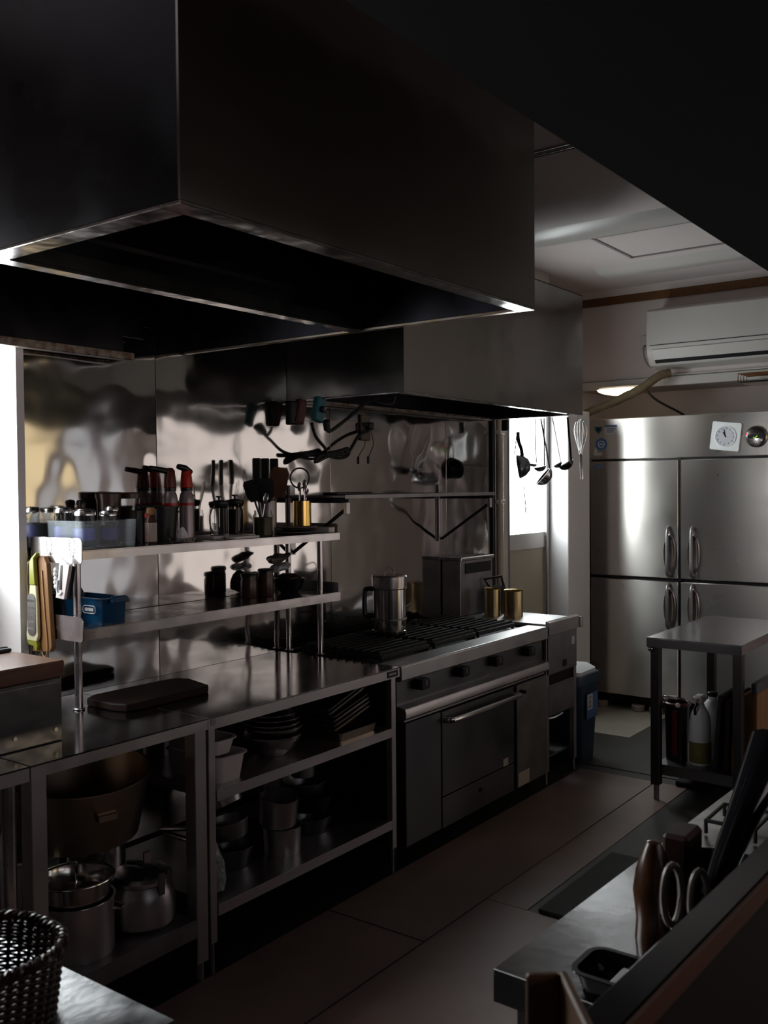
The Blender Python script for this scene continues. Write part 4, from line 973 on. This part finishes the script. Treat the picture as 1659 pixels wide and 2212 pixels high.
pouch(2.895, 2.675, LZ+.085, .05, .04, .016, 'film', 'middle pale bag of the heap behind the glass bowl', 2, -8)
pouch(2.895, 2.68, LZ+.122, .055, .04, .016, 'snack_bag', 'top reddish-brown bag of the heap behind the glass bowl', 4, -12)
jar(2.785, 2.65, .032, .10, 'dark jar on the lower shelf left of the bags', lid='black', body='tea', z=LZ)
jar(2.72, 2.68, .034, .085, 'second dark jar on the lower shelf, further left of the bags', lid='black', body='tea', z=LZ)
# ---- hanging on the left end plate (facing -X)
t = Thing('grater', 'hand grater with a lime green handle hanging from the shelf end', 'grater', (1.795, 2.72, 1.29))
def yz(pts, x0, x1): return prism(nb(), pts, x0, x1, 'x')
t.p('handle', yz([(2.70, 1.298), (2.728, 1.278), (2.737, 1.262), (2.738, 1.192), (2.706, 1.192), (2.711, 1.262), (2.712, 1.278), (2.694, 1.292)], 1.785, 1.799), 'lime', bevel=.003, label='lime green handle')
fr = t.p('frame', yz([(2.738, 1.192), (2.748, 1.13), (2.762, 1.03), (2.758, 1.012), (2.706, 1.012), (2.697, 1.03), (2.70, 1.13), (2.706, 1.192)], 1.787, 1.798), 'cream', bevel=.003)
bp = yz(rrect(2.707, 2.749, 1.03, 1.165, .018), 1.7845, 1.7885)
gp = t.p('grating_plate', bp, 'steel_dull', parent=fr)
b = nb()
for r_ in range(5):
    for k in range(7):
        y = 2.713+.0053*k; z = 1.05+.022*r_; tube(b, [(1.784, y, z), (1.782, y+.002, z+.008)], .0011, 5)
t.p('teeth', b, 'steel_bright', parent=gp)
t.p('bottom_cap', yz([(2.758, 1.012), (2.745, 1.0), (2.72, .998), (2.715, .985), (2.705, .985), (2.70, 1.0), (2.706, 1.012)], 1.786, 1.799), 'lime')
t = Thing('wooden_slicer', 'tan wooden slicer board hanging behind the green-handled grater', 'slicer', (1.812, 2.69, 1.29))
t.p('board', yz([(2.725, 1.285), (2.682, 1.285), (2.665, 1.262), (2.645, 1.0), (2.655, .982), (2.75, .975), (2.735, 1.2)], 1.801, 1.817), 'tan_wood', bevel=.002)
b = nb(); tube(b, spline([(1.7985, 2.762, 1.26), (1.7985, 2.764, 1.16), (1.7985, 2.70, .982), (1.7985, 2.665, .985), (1.7985, 2.675, 1.10), (1.7985, 2.688, 1.24)], 5), .002, 6)
t.p('wire_edge', b, 'pale_wood'); b = nb(); tube(b, [(1.7985, 2.762, 1.26), (1.7985, 2.70, 1.288)], .003, 6); t.p('bracket', b, 'pale_wood')
t = Thing('mandoline', 'white mandoline slicer with a long slot hanging from the shelf end', 'slicer', (1.80, 2.56, 1.285))
b = nb()
out = [(2.592, 1.285), (2.525, 1.255), (2.545, 1.155), (2.60, 1.165)]
bodyp = yz([(2.585, 1.288), (2.535, 1.262), (2.565, 1.155), (2.61, 1.158), (2.598, 1.20)], 1.793, 1.803)
t.p('body', bodyp, 'enamel_white', bevel=.002)
t.p('slot', prism(nb(), [(2.578, 1.262), (2.570, 1.262), (2.575, 1.185), (2.588, 1.185)], 1.7915, 1.7931, 'x'), 'black')
b = nb(); tube(b, spline([(1.791, 2.592, 1.215), (1.791, 2.598, 1.18), (1.791, 2.585, 1.17), (1.791, 2.573, 1.178)], 6), .003, 8); t.p('blade_guide', b, 'label_white')
b = nb()
for k in range(5): blob(b, (1.797, 2.612+.002*(k % 2), 1.245-.013*k), .006, .008, .008, 10, 6)
t.p('side_knobs', b, 'label_white')
b = nb(); tube(b, [(1.812, 2.538, 1.26), (1.812, 2.565, 1.155)], .006, 8); t.p('side_rail', b, 'black')
for yy, z0, lab in ((2.672, 1.288, 'thin looped string holding the green-handled grater'), (2.553, 1.285, 'thin looped string holding the white mandoline')):
    b = nb(); tube(b, spline([(1.817, yy+.006, z0+.0), (1.8175, yy+.016, 1.325), (1.8175, yy+.004, 1.3475), (1.8175, yy-.012, 1.325), (1.817, yy-.004, z0+.0)], 6), .0011, 5)
    solo('hanging_string', b, 'rubber', lab, 'string', (1.817, yy, z0))

# ================================================================== WALL SHELF BRACKET RAIL
t = Thing('wall_shelf', 'narrow steel wall shelf on diagonal brackets above the stove', 'shelf', (3.68, 2.63, 1.45))
t.p('board', box(nb(), 3.06, 4.29, 2.465, 2.78, 1.452, 1.462, .001), 'steel_dull')
t.p('front_rail', box(nb(), 3.06, 4.29, 2.462, 2.465, 1.447, 1.464, .0008), 'steel_dull')
for x in (3.085, 4.25):
    t.p('wall_strip', box(nb(), x-.017, x+.017, 2.772, 2.784, 1.205, 1.505, .001), 'steel_satin')
    b = nb(); tube(b, [(x, 2.772, 1.215), (x, 2.478, 1.405)], .0075, 6); t.p('brace', b, 'black_matt')
    t.p('arm', box(nb(), x-.008, x+.008, 2.47, 2.775, 1.43, 1.452, .001), 'black_matt')
    t.p('end_tab', box(nb(), x-.012, x+.012, 2.466, 2.482, 1.385, 1.432, .001), 'steel_satin')
# things stored on it
b = nb(); box(b, 3.08, 3.32, 2.52, 2.60, 1.4625, 1.474, .003)
solo('flat_bar', b, 'black', 'black flat bar lying at the left end of the wall shelf', 'bar', (3.2, 2.56, 1.4625))

# ================================================================== ELECTRICS ON THE WALL
t = Thing('speed_controller', 'teal box with a black dial hanging under the second hood', 'controller', (3.05, 2.6, 1.80))
b = nb(); box(b, 3.03, 3.09, 2.575, 2.605, 1.765, 1.868, .006); rot(b, 14, 'Y', (3.06, 2.59, 1.86)); t.p('body', b, 'teal')
b = nb(); cyl(b, (0, 0, 0), .014, .016, 18, bev=.003); xf(b, Matrix.Translation((3.052, 2.575, 1.818)) @ Matrix.Rotation(PI/2, 4, 'X')); dl = t.p('dial', b, 'black')
b = nb(); blob(b, (3.057, 2.558, 1.822), .004, .002, .004, 8, 6); t.p('dial_mark', b, 'label_white', parent=dl)
t = Thing('power_strip', 'dark rose-coloured box hanging behind the teal controller', 'power strip', (3.08, 2.72, 1.80))
b = nb(); box(b, 3.06, 3.11, 2.70, 2.735, 1.765, 1.868, .006); rot(b, 14, 'Y', (3.08, 2.71, 1.86)); t.p('body', b, 'rosy')
b = nb(); box(b, 3.01, 3.06, 2.71, 2.745, 1.76, 1.86, .006); t.p('plug_block', b, 'black')
b = nb(); tube(b, spline([(3.10, 2.59, 1.765), (3.112, 2.60, 1.74), (3.14, 2.60, 1.735), (3.20, 2.57, 1.78), (3.24, 2.5, 1.845), (3.27, 2.44, 1.875)], 8), .0075, 10)
tube(b, [(3.098, 2.592, 1.775), (3.115, 2.60, 1.738)], .015, 10)
tube(b, spline([(3.255, 2.46, 1.862), (3.28, 2.42, 1.848), (3.325, 2.41, 1.852), (3.34, 2.41, 1.885)], 8), .006, 8)
solo('black_cable', b, 'rubber', 'thick black cable from the teal controller up to the second hood', 'cable', (3.14, 2.6, 1.735))
b = nb(); tube(b, spline([(3.045, 2.625, 1.762), (3.10, 2.65, 1.71), (3.17, 2.66, 1.665), (3.215, 2.69, 1.64)], 8), .007, 8)
tube(b, spline([(3.09, 2.71, 1.638), (3.20, 2.715, 1.642), (3.30, 2.70, 1.652), (3.375, 2.70, 1.668), (3.36, 2.705, 1.645), (3.25, 2.70, 1.635), (3.16, 2.70, 1.607), (3.175, 2.695, 1.63), (3.27, 2.69, 1.648)], 8), .0085, 8)
tube(b, spline([(3.215, 2.69, 1.64), (3.29, 2.70, 1.625), (3.36, 2.70, 1.63), (3.385, 2.70, 1.65), (3.33, 2.70, 1.66), (3.24, 2.70, 1.632), (3.17, 2.70, 1.612), (3.15, 2.70, 1.605), (3.19, 2.70, 1.63)], 8), .007, 8)
tube(b, spline([(3.385, 2.70, 1.652), (3.44, 2.72, 1.685), (3.52, 2.745, 1.735), (3.60, 2.752, 1.76), (3.605, 2.755, 1.785), (3.58, 2.77, 1.79)], 8), .0075, 8)
solo('cable_bundle', b, 'rubber', 'black cable coiled into a tied bundle on the steel wall', 'cable', (3.25, 2.70, 1.61))
t = Thing('wall_outlet', 'brown power outlet plate on the steel wall under the second hood', 'outlet', (3.615, 2.782, 1.72))
t.p('plate', box(nb(), 3.575, 3.645, 2.772, 2.786, 1.715, 1.838, .004), 'brown_plastic')
t.p('plug', box(nb(), 3.60, 3.635, 2.74, 2.7715, 1.765, 1.80, .006), 'black')
b = nb(); tube(b, spline([(3.638, 2.765, 1.765), (3.648, 2.76, 1.70), (3.62, 2.755, 1.66), (3.60, 2.755, 1.635)], 8), .002, 6); tube(b, [(3.60, 2.755, 1.64), (3.60, 2.755, 1.605)], .006, 8)
solo('thin_cord', b, 'rubber', 'thin cord with a black connector dangling below the brown outlet', 'cord', (3.61, 2.76, 1.6))

# ================================================================== ON THE STOVE AND FRYER
t = Thing('steel_canister', 'tall steel canister with a lid loop and black handle on the stove grate', 'canister', (3.482, 2.55, .8305), local=True)
t.p('body', lathe(nb(), [(0, 0), (.076, 0), (.078, .004), (.078, .02), (.075, .022), (.075, .225), (0, .225)], (0, 0, 0), 36), 'steel_bright')
t.p('lid', lathe(nb(), [(.0755, .212), (.079, .213), (.08, .262), (.076, .268), (.0, .272)], (0, 0, 0), 36), 'steel')
b = nb(); tube(b, spline([(-.034, 0, .268), (-.032, 0, .286), (0, 0, .302), (.032, 0, .286), (.034, 0, .268)], 6), .003, 8); t.p('lid_loop', b, 'steel_dull')
hx, hy = -.58*1, .81*1
b = nb(); d = Vector((-.59, .81, 0))
tube(b, spline([d*.074+Vector((0, 0, .205)), d*.10+Vector((0, 0, .205)), d*.112+Vector((0, 0, .19)), d*.112+Vector((0, 0, .10)), d*.10+Vector((0, 0, .085)), d*.074+Vector((0, 0, .085))], 5), .011, 10); t.p('handle', b, 'black')
b = nb(); d2 = Vector((.59, -.81, 0)); tube(b, [d2*.07+Vector((0, 0, .12)), d2*.10+Vector((0.01, 0.01, .14))], .006, 8); t.p('spout', b, 'steel_dull')
for k, a in enumerate((-127, -89, -50)):
    q = math.radians(a)
    b = cyl(nb(), (0, 0, 0), .012, .002, 18); xf(b, Matrix.Rotation(q, 4, 'Z') @ Matrix.Translation((.0745, 0, .055)) @ Matrix.Rotation(PI/2, 4, 'Y')); t.p('air_hole', b, 'black')
b = nb(); lathe(b, [(.0752, .068), (.077, .07), (.077, .073), (.0752, .075)], (0, 0, 0), 36); lathe(b, [(.0752, .205), (.0775, .207), (.0752, .209)], (0, 0, 0), 36); t.p('seam_ring', b, 'steel_dull')
for x, y, r, h, lab in ((4.395, 2.545, .043, .145, 'left gold can on the fryer top'), (4.452, 2.452, .05, .135, 'right gold can on the fryer top, nearer the edge')):
    t = Thing('brass_can', lab, 'can', (x, y, .8085), local=True, group='gold cans on the fryer')
    t.p('body', cup(nb(), (0, 0, 0), r, h, .0015, r, 32), 'pale_brass')
    t.p('rolled_rim', lathe(nb(), [(r-.001, h-.003), (r+.002, h-.001), (r+.001, h+.002), (r-.002, h+.001)], (0, 0, 0), 32), 'brass')
t = Thing('plastic_caddy', 'black plastic box with an open grip leaning behind the gold cans', 'caddy', (4.53, 2.60, .8085))
b = nb(); prism(b, [(4.50, .8085), (4.60, .8085), (4.592, .90), (4.56, .955), (4.50, .93)], 2.565, 2.63, 'y'); t.p('body', b, 'black', bevel=.004)
b = nb(); tube(b, [(4.515, 2.62, .93), (4.48, 2.645, .99), (4.55, 2.58, 1.005), (4.575, 2.575, .935)], .009, 8); t.p('grip', b, 'black')

# ================================================================== UTENSILS HANGING FROM THE SECOND HOOD
HX, HZR = A1+.012, H0+.007
def hang(name, lab, cat, y, zb, grp='utensils hanging from the second hood'):
    return Thing(name, lab, cat, (HX, y, HZR), group=grp)
def hook(t, y, m='steel'):
    b = nb(); tube(b, spline([(HX-.004, y, HZR+.006), (HX, y, HZR+.0125), (HX+.007, y, HZR+.004), (HX+.004, y, HZR-.02)], 4), .0014, 6); t.p('hook', b, m)
def bowl_mesh(b, c, r, tilt, depth=.78):
    tmp = nb(); lathe(tmp, [(0, -r*depth), (r*.5, -r*depth*.85), (r*.85, -r*depth*.45), (r, 0), (r-.002, 0), (r*.83, -r*depth*.42), (r*.48, -r*depth*.8), (0, -r*depth+.002)], (0, 0, 0), 24)
    xf(tmp, Matrix.Translation(Vector(c)) @ Matrix.Rotation(math.radians(36), 4, 'Z') @ Matrix.Rotation(math.radians(tilt), 4, 'X'))
    me = bpy.data.meshes.new('q'); tmp.to_mesh(me); tmp.free(); b.from_mesh(me); bpy.data.meshes.remove(me)
# small pans on a ring
t = hang('milk_pan', 'dark milk pan and strainer cluster hanging furthest left against the bright pane', 'pan', 2.545, 1.5)
hook(t, 2.545)
b = nb(); tube(b, [(HX+.02*math.cos(a)*.6, 2.545-.028*math.cos(a)*.8, 1.818+.03*math.sin(a)) for a in [2*PI*k/24 for k in range(24)]], .0012, 5, closed=True); t.p('ring', b, 'steel')
b = nb(); tube(b, spline([(HX, 2.543, 1.79), (HX, 2.54, 1.74), (HX, 2.522, 1.69), (HX, 2.515, 1.62)], 6), [.004]*0 or .010, 10); t.p('handle', b, 'black')
b = nb(); bowl_mesh(b, (HX, 2.54, 1.60), .068, -100, 1.0); t.p('pan', b, 'front_dark')
b = nb(); bowl_mesh(b, (HX+.03, 2.555, 1.595), .062, -95, .8); t.p('second_bowl', b, 'black_gloss')
b = nb(); tube(b, [(HX, 2.51, 1.54), (HX, 2.497, 1.345)], [.002, .0035], 6); t.p('skewer', b, 'steel_dull')
b = nb(); tube(b, [(HX, 2.55, 1.79), (HX, 2.565, 1.66)], .003, 6); t.p('strap', b, 'steel_dull')
def ladle(lab, y0, y1, zb, r, tilt, m, hm, rad=.0035, name='ladle', cat='ladle', xo=0):
    t = hang(name, lab, cat, y0, zb); hook(t, y0, 'steel_dull')
    b = nb(); tube(b, [(HX+.003, y0, HZR-.018), (HX+xo*.5, (y0+y1)/2, (HZR+zb)/2), (HX+xo, y1, zb)], rad, 8); t.p('handle', b, hm)
    b = nb(); bowl_mesh(b, (HX+xo-r*.35, y1+r*.6, zb-.006), r, tilt); t.p('bowl', b, m)
ladle('thin small ladle hanging second from the left in front of the pane', 2.437, 2.432, 1.618, .022, 8, 'steel', 'steel_dull', .003)
ladle('large steel ladle with the biggest bowl, hanging before the pane edge', 2.405, 2.345, 1.552, .06, -50, 'steel', 'steel_dull', .0045)
ladle('shallow ladle hanging just above the biggest ladle bowl', 2.385, 2.352, 1.60, .034, -10, 'front_dark', 'steel_dull', .0035, xo=-.06)
ladle('slim spoon hanging in front of the bright pillar side', 2.335, 2.285, 1.615, .026, -30, 'steel_dull', 'steel_dull', .0022, 'spoon', 'spoon')
ladle('black ladle with a thick dark handle hanging beside the whisk', 2.246, 2.214, 1.615, .044, -30, 'black_gloss', 'black', .006, xo=-.02)
t = hang('whisk', 'balloon whisk hanging wires-up at the right end of the hood', 'whisk', 2.19, 1.5); hook(t, 2.19)
b = nb()
for k in range(6):
    a = PI*k/6; pts = []
    for q in range(25):
        s_ = -1+2*q/24; rr = .036*math.cos(s_*PI/2)**.75 if abs(s_) < 1 else .002
        zz = 1.70+.125*(1-abs(s_)**1.6) if False else None
    # one wire loop in the plane at angle a
    L = [(.005, 1.655), (.012, 1.69), (.028, 1.745), (.034, 1.785), (.027, 1.822), (.012, 1.84), (0, 1.843)]
    full = [(r_, z) for r_, z in L]+[(-r_, z) for r_, z in L[::-1][1:]]
    tube(b, spline([(HX+r_*math.cos(a), 2.17+r_*math.sin(a), z) for r_, z in full], 4), .0012, 5)
t.p('wires', b, 'steel_bright')
b = nb(); tube(b, [(HX, 2.17, 1.66), (HX, 2.168, 1.645), (HX, 2.163, 1.525)], [.006, .0085, .0085], 10); t.p('handle', b, 'steel')
b = nb(); tube(b, [(HX, 2.187, HZR-.018), (HX, 2.175, 1.843)], .0014, 5); t.p('loop', b, 'steel_dull')
for o in bpy.data.objects:
    if o.get('group') == 'utensils hanging from the second hood': o.location.y += .018
solo('towel_clip', box(nb(), HX-.012, HX+.002, 2.62, 2.66, 1.80, 1.862, .003), 'black', 'small black clip hanging in the back corner under the second hood', 'clip', (HX, 2.64, 1.80))

# ================================================================== CUTTING BOARD ON THE TABLE
pts = [(1.895, 2.60), (1.893, 2.47), (1.91, 2.42), (1.95, 2.405), (2.24, 2.408), (2.265, 2.43), (2.30, 2.56), (2.285, 2.61), (2.22, 2.625), (1.94, 2.628)]
b = nb(); prism(b, pts, .8005, .825, 'z')
solo('cutting_board', b, 'black_wood', 'dark wooden cutting board lying on the steel table under the shelf', 'cutting board', (2.09, 2.52, .8005), bevel=.005)

# ================================================================== UNDER THE TABLES: RIGHT UNIT
MZ, LZ2 = .5705, .2145
def container(x0, x1, y0, y1, z, h, m, lab, gr):
    b = nb(); tray(b, x0, x1, y0, y1, z, h, .012, .03, .003, .009)
    return solo('food_container', b, m, lab, 'container', ((x0+x1)/2, (y0+y1)/2, z), gr)
container(2.06, 2.195, 2.175, 2.42, MZ, .085, 'enamel_white', 'lower white enamel container at the left of the middle shelf', 'white containers on the middle shelf')
container(2.058, 2.165, 2.19, 2.43, MZ+.0865, .05, 'enamel_white', 'upper white enamel container stacked askew on the lower one', 'white containers on the middle shelf')
BZ = [(0, .102, .075), (.040, .100, .062), (.062, .097, .055), (.083, .092, .05), (.103, .080, .045), (.121, .064, .045), (.142, .050, .035)]
BL = ['largest steel mixing bowl at the bottom of the bowl stack', 'second steel bowl from the bottom of the bowl stack', 'third steel bowl from the bottom of the bowl stack', 'fourth steel bowl from the bottom, middle of the bowl stack',
      'third steel bowl from the top of the bowl stack', 'second steel bowl from the top of the bowl stack', 'smallest steel bowl on top of the bowl stack']
for k, (dz, r, h) in enumerate(BZ):
    z = MZ+dz
    solo('mixing_bowl', lathe(nb(), [(0, 0), (r*.45, 0), (r*.8, h*.4), (r*.97, h*.85), (r, h-.002), (r+.004, h-.002), (r+.004, h), (r-.003, h), (r*.94, h*.83), (r*.77, h*.4), (r*.43, .003), (0, .003)], (2.43+.004*(k % 2), 2.29, z), 36), 'steel', BL[k], 'mixing bowl', (2.43, 2.29, z), 'bowl stack on the middle shelf')
TL = ['deep flat baking tray lying at the bottom right of the middle shelf', 'lowest of the tilted baking trays on the middle shelf', 'second of the tilted baking trays from below', 'third of the tilted baking trays from below', 'fourth tilted baking tray from below', 'second tilted tray from the top of the leaning stack', 'topmost tilted tray of the leaning stack']
for k in range(7):
    b = nb(); tray(b, -.11, .11, -.16, .16, 0, .032 if k == 0 else .014, .006, .012, .0015, .005)
    if k == 0: bmesh.ops.translate(b, vec=(2.785, 2.345, MZ), verts=b.verts)
    else:
        ang = -14 if k < 5 else -17
        xf(b, Matrix.Translation((2.755, 2.345, MZ+.066)) @ Matrix.Rotation(math.radians(ang), 4, 'Y') @ Matrix.Translation((-.01*(k > 4), 0, .0165*(k-1)+.010*(k > 4))))
    solo('baking_tray', b, 'warm_steel' if k in (0, 1, 4) else 'steel_dull', TL[k], 'baking tray', (2.75, 2.345, MZ+.034*bool(k)+.017*k), 'baking trays on the middle shelf')
for k, (x, h) in enumerate(((2.10, .14), (2.21, .12))):
    solo('storage_pot', cup(nb(), (x, 2.62, MZ), .055, h, .002, .053), 'front_dark', ('dark pot at the back left of the middle shelf', 'second dark pot at the back of the middle shelf')[k], 'pot', (x, 2.62, MZ))
def saucepan(x, y, z, r, h, lab, m='steel', tilt=0, rz=0, handle=True, hm='black', gr=None, hl=.16, name='saucepan'):
    t = Thing(name, lab, 'saucepan' if name == 'saucepan' else 'pan', (x, y, z), rz, gr, local=True)
    t.o.rotation_euler = (0, math.radians(tilt), math.radians(rz))
    t.p('body', cup(nb(), (0, 0, 0), r, h, .002, r*(.97 if name == 'saucepan' else .8), 32, lip=.003), m)
    if handle: t.p('handle', tube(nb(), [(r, 0, h-.015), (r+.03, 0, h-.01), (r+hl, 0, h+.012)], [.007, .008, .010], 10), hm)
    return t
saucepan(2.475, 2.29, LZ2, .066, .092, 'lower steel saucepan at the front centre of the low shelf', 'steel_satin', rz=100)
saucepan(2.462, 2.30, LZ2+.108, .068, .095, 'upper steel saucepan stacked at a tilt on the lower one', 'steel_satin', tilt=-9, rz=70)
saucepan(2.44, 2.33, LZ2+.226, .055, .05, 'small dark pan on top of the two saucepans', 'front_dark', rz=90, name='frying_pan')
saucepan(2.285, 2.36, LZ2, .085, .07, 'dark pan at the bottom of the pan heap behind the left leg', 'front_dark', rz=110, name='frying_pan', hm='steel')
saucepan(2.29, 2.36, LZ2+.094, .075, .055, 'reddish steel pan second in the pan heap at left', 'steel_dull', tilt=12, rz=120, name='frying_pan', hm='steel')
saucepan(2.27, 2.36, LZ2+.205, .08, .055, 'steel pan on top of the pan heap, tilted to the front', 'steel', tilt=28, rz=100, name='frying_pan', hm='steel', hl=.06)
saucepan(2.69, 2.36, LZ2, .095, .06, 'wide dark pan lowest in the pan pile at the right of the low shelf', 'front_dark', rz=30, name='frying_pan', hl=.1)
saucepan(2.71, 2.37, LZ2+.070, .09, .05, 'middle dark pan in the pile at the right of the low shelf', 'iron', tilt=4, rz=50, name='frying_pan', hl=.1)
saucepan(2.70, 2.38, LZ2+.138, .085, .05, 'top pan in the pile at the right of the low shelf', 'front_dark', tilt=-5, rz=20, name='frying_pan', hl=.1)
saucepan(2.70, 2.39, LZ2+.196, .045, .075, 'small steel pot standing on the pan pile at the right', 'steel_dull', rz=140, name='saucepan', hl=.05)
b = nb(); lathe(b, [(0, 0), (.032, 0), (.036, .03), (.032, .09), (.018, .125), (.01, .15), (0, .15)], (0, 0, 0), 24); crumple(b, .007, 8, 40)
bmesh.ops.translate(b, vec=(2.09, 2.23, LZ2+.012), verts=b.verts)
solo('plastic_bag', b, 'film', 'crinkled clear plastic bag standing behind the leg on the low shelf', 'bag', (2.085, 2.215, LZ2))

# ================================================================== UNDER THE TABLES: LEFT UNIT
Z1 = .2005
t = Thing('stockpot', 'steel stockpot at the front left under the short table', 'stockpot', (1.625, 2.295, Z1), local=True)
t.p('body', cup(nb(), (0, 0, 0), .105, .15, .002, .104, 40, lip=.004), 'steel_satin')
t.p('side_handle', tube(nb(), spline([(.055, -.09, .12), (.065, -.118, .125), (.085, -.10, .125), (.09, -.055, .12)], 5), .004, 8), 'steel')
t = Thing('strainer', 'steel strainer bowl nested on top of the front left stockpot', 'strainer', (1.625, 2.295, Z1+.1515), local=True)
t.p('bowl', lathe(nb(), [(.05, .0), (.094, .003), (.1, .055), (.104, .057), (.1, .06), (.096, .055), (.09, .006), (.05, .003), (0, .003), (0, 0)], (0, 0, 0), 40), 'steel_bright')
t.p('rim_wire', tube(nb(), [(.106*math.cos(a), .106*math.sin(a), .058) for a in [2*PI*k/48 for k in range(48)]], .0035, 8, closed=True), 'steel_bright')
t.p('handle', tube(nb(), [(-.104, -.02, .056), (-.14, -.03, .06)], .004, 8), 'steel')
t = Thing('soup_ladle', 'steel ladle standing upright in the strainer on the stockpot', 'ladle', (1.64, 2.30, Z1+.157))
b = nb(); tube(b, spline([(1.622, 2.29, Z1+.159), (1.632, 2.30, Z1+.20), (1.646, 2.318, Z1+.222), (1.65, 2.325, Z1+.238)], 6), .0035, 8); t.p('handle', b, 'steel_bright')
b = nb(); bowl_mesh(b, (1.65, 2.328, Z1+.238), .02, 170); t.p('bowl', b, 'steel_bright')
t = Thing('pressure_cooker', 'steel pressure cooker with a looped lid handle at the front right', 'pressure cooker', (1.848, 2.285, Z1), local=True)
t.p('body', lathe(nb(), [(0, 0), (.088, 0), (.1, .012), (.102, .06), (.094, .105), (.085, .125), (.085, .135), (0, .135)], (0, 0, 0), 40), 'steel_satin')
t.p('lid', lathe(nb(), [(.088, .128), (.091, .132), (.091, .142), (.08, .152), (.03, .158), (0, .158)], (0, 0, 0), 40), 'steel')
b = nb(); box(b, -.012, .012, -.095, -.083, .10, .165, .002); tube(b, spline([(0, -.085, .162), (0, -.05, .172), (0, 0, .175), (0, .06, .165)], 5), .008, 8); t.p('clamp', b, 'front_dark')
b = nb(); prism(b, [(-.012, .175), (-.012, .215), (.012, .215), (.012, .175)], -.03, -.024, 'y'); t.p('handle_loop', b, 'steel')
b = nb(); tube(b, spline([(-.05, .075, .14), (-.055, .095, .155), (-.06, .12, .16)], 5), .007, 8); t.p('side_handle', b, 'steel')
t = Thing('saucepan', 'tall lidded pot at the back left under the short table', 'pot', (1.58, 2.53, Z1), local=True)
t.p('body', cyl(nb(), (0, 0, 0), .10, .23, 32, bev=.006), 'steel_satin'); t.p('lid', lathe(nb(), [(.1, .23), (.104, .232), (.104, .24), (.03, .25), (.02, .262), (0, .262)], (0, 0, 0), 32), 'steel')
t = Thing('saucepan', 'tall lidded pot at the back right under the short table', 'pot', (1.87, 2.53, Z1), local=True)
t.p('body', cyl(nb(), (0, 0, 0), .09, .23, 32, bev=.006), 'steel'); t.p('lid', lathe(nb(), [(.09, .23), (.094, .232), (.094, .24), (.03, .25), (.02, .262), (0, .262)], (0, 0, 0), 32), 'steel')
t = Thing('preserving_pan', 'very wide dull brownish steel pan tilted right under the short table top', 'pan', (1.735, 2.425, Z1+.266), local=True)
t.o.rotation_euler = (math.radians(5), math.radians(-3), 0)
t.p('body', cup(nb(), (0, 0, .014), .205, .185, .003, .172, 48, lip=.004), 'warm_steel')
b = nb(); box(b, -.03, .03, -.217, -.195, .12, .145, .004); xf(b, Matrix.Rotation(math.radians(-15), 4, 'Z')); t.p('lug', b, 'warm_steel')
solo('white_tub', tray(nb(), 1.19, 1.325, 2.22, 2.45, .2005, .42, .01, .03, .003, .006), 'plastic_white', 'tall pale tub at the far left edge under the work table', 'tub', (1.26, 2.33, .2005))
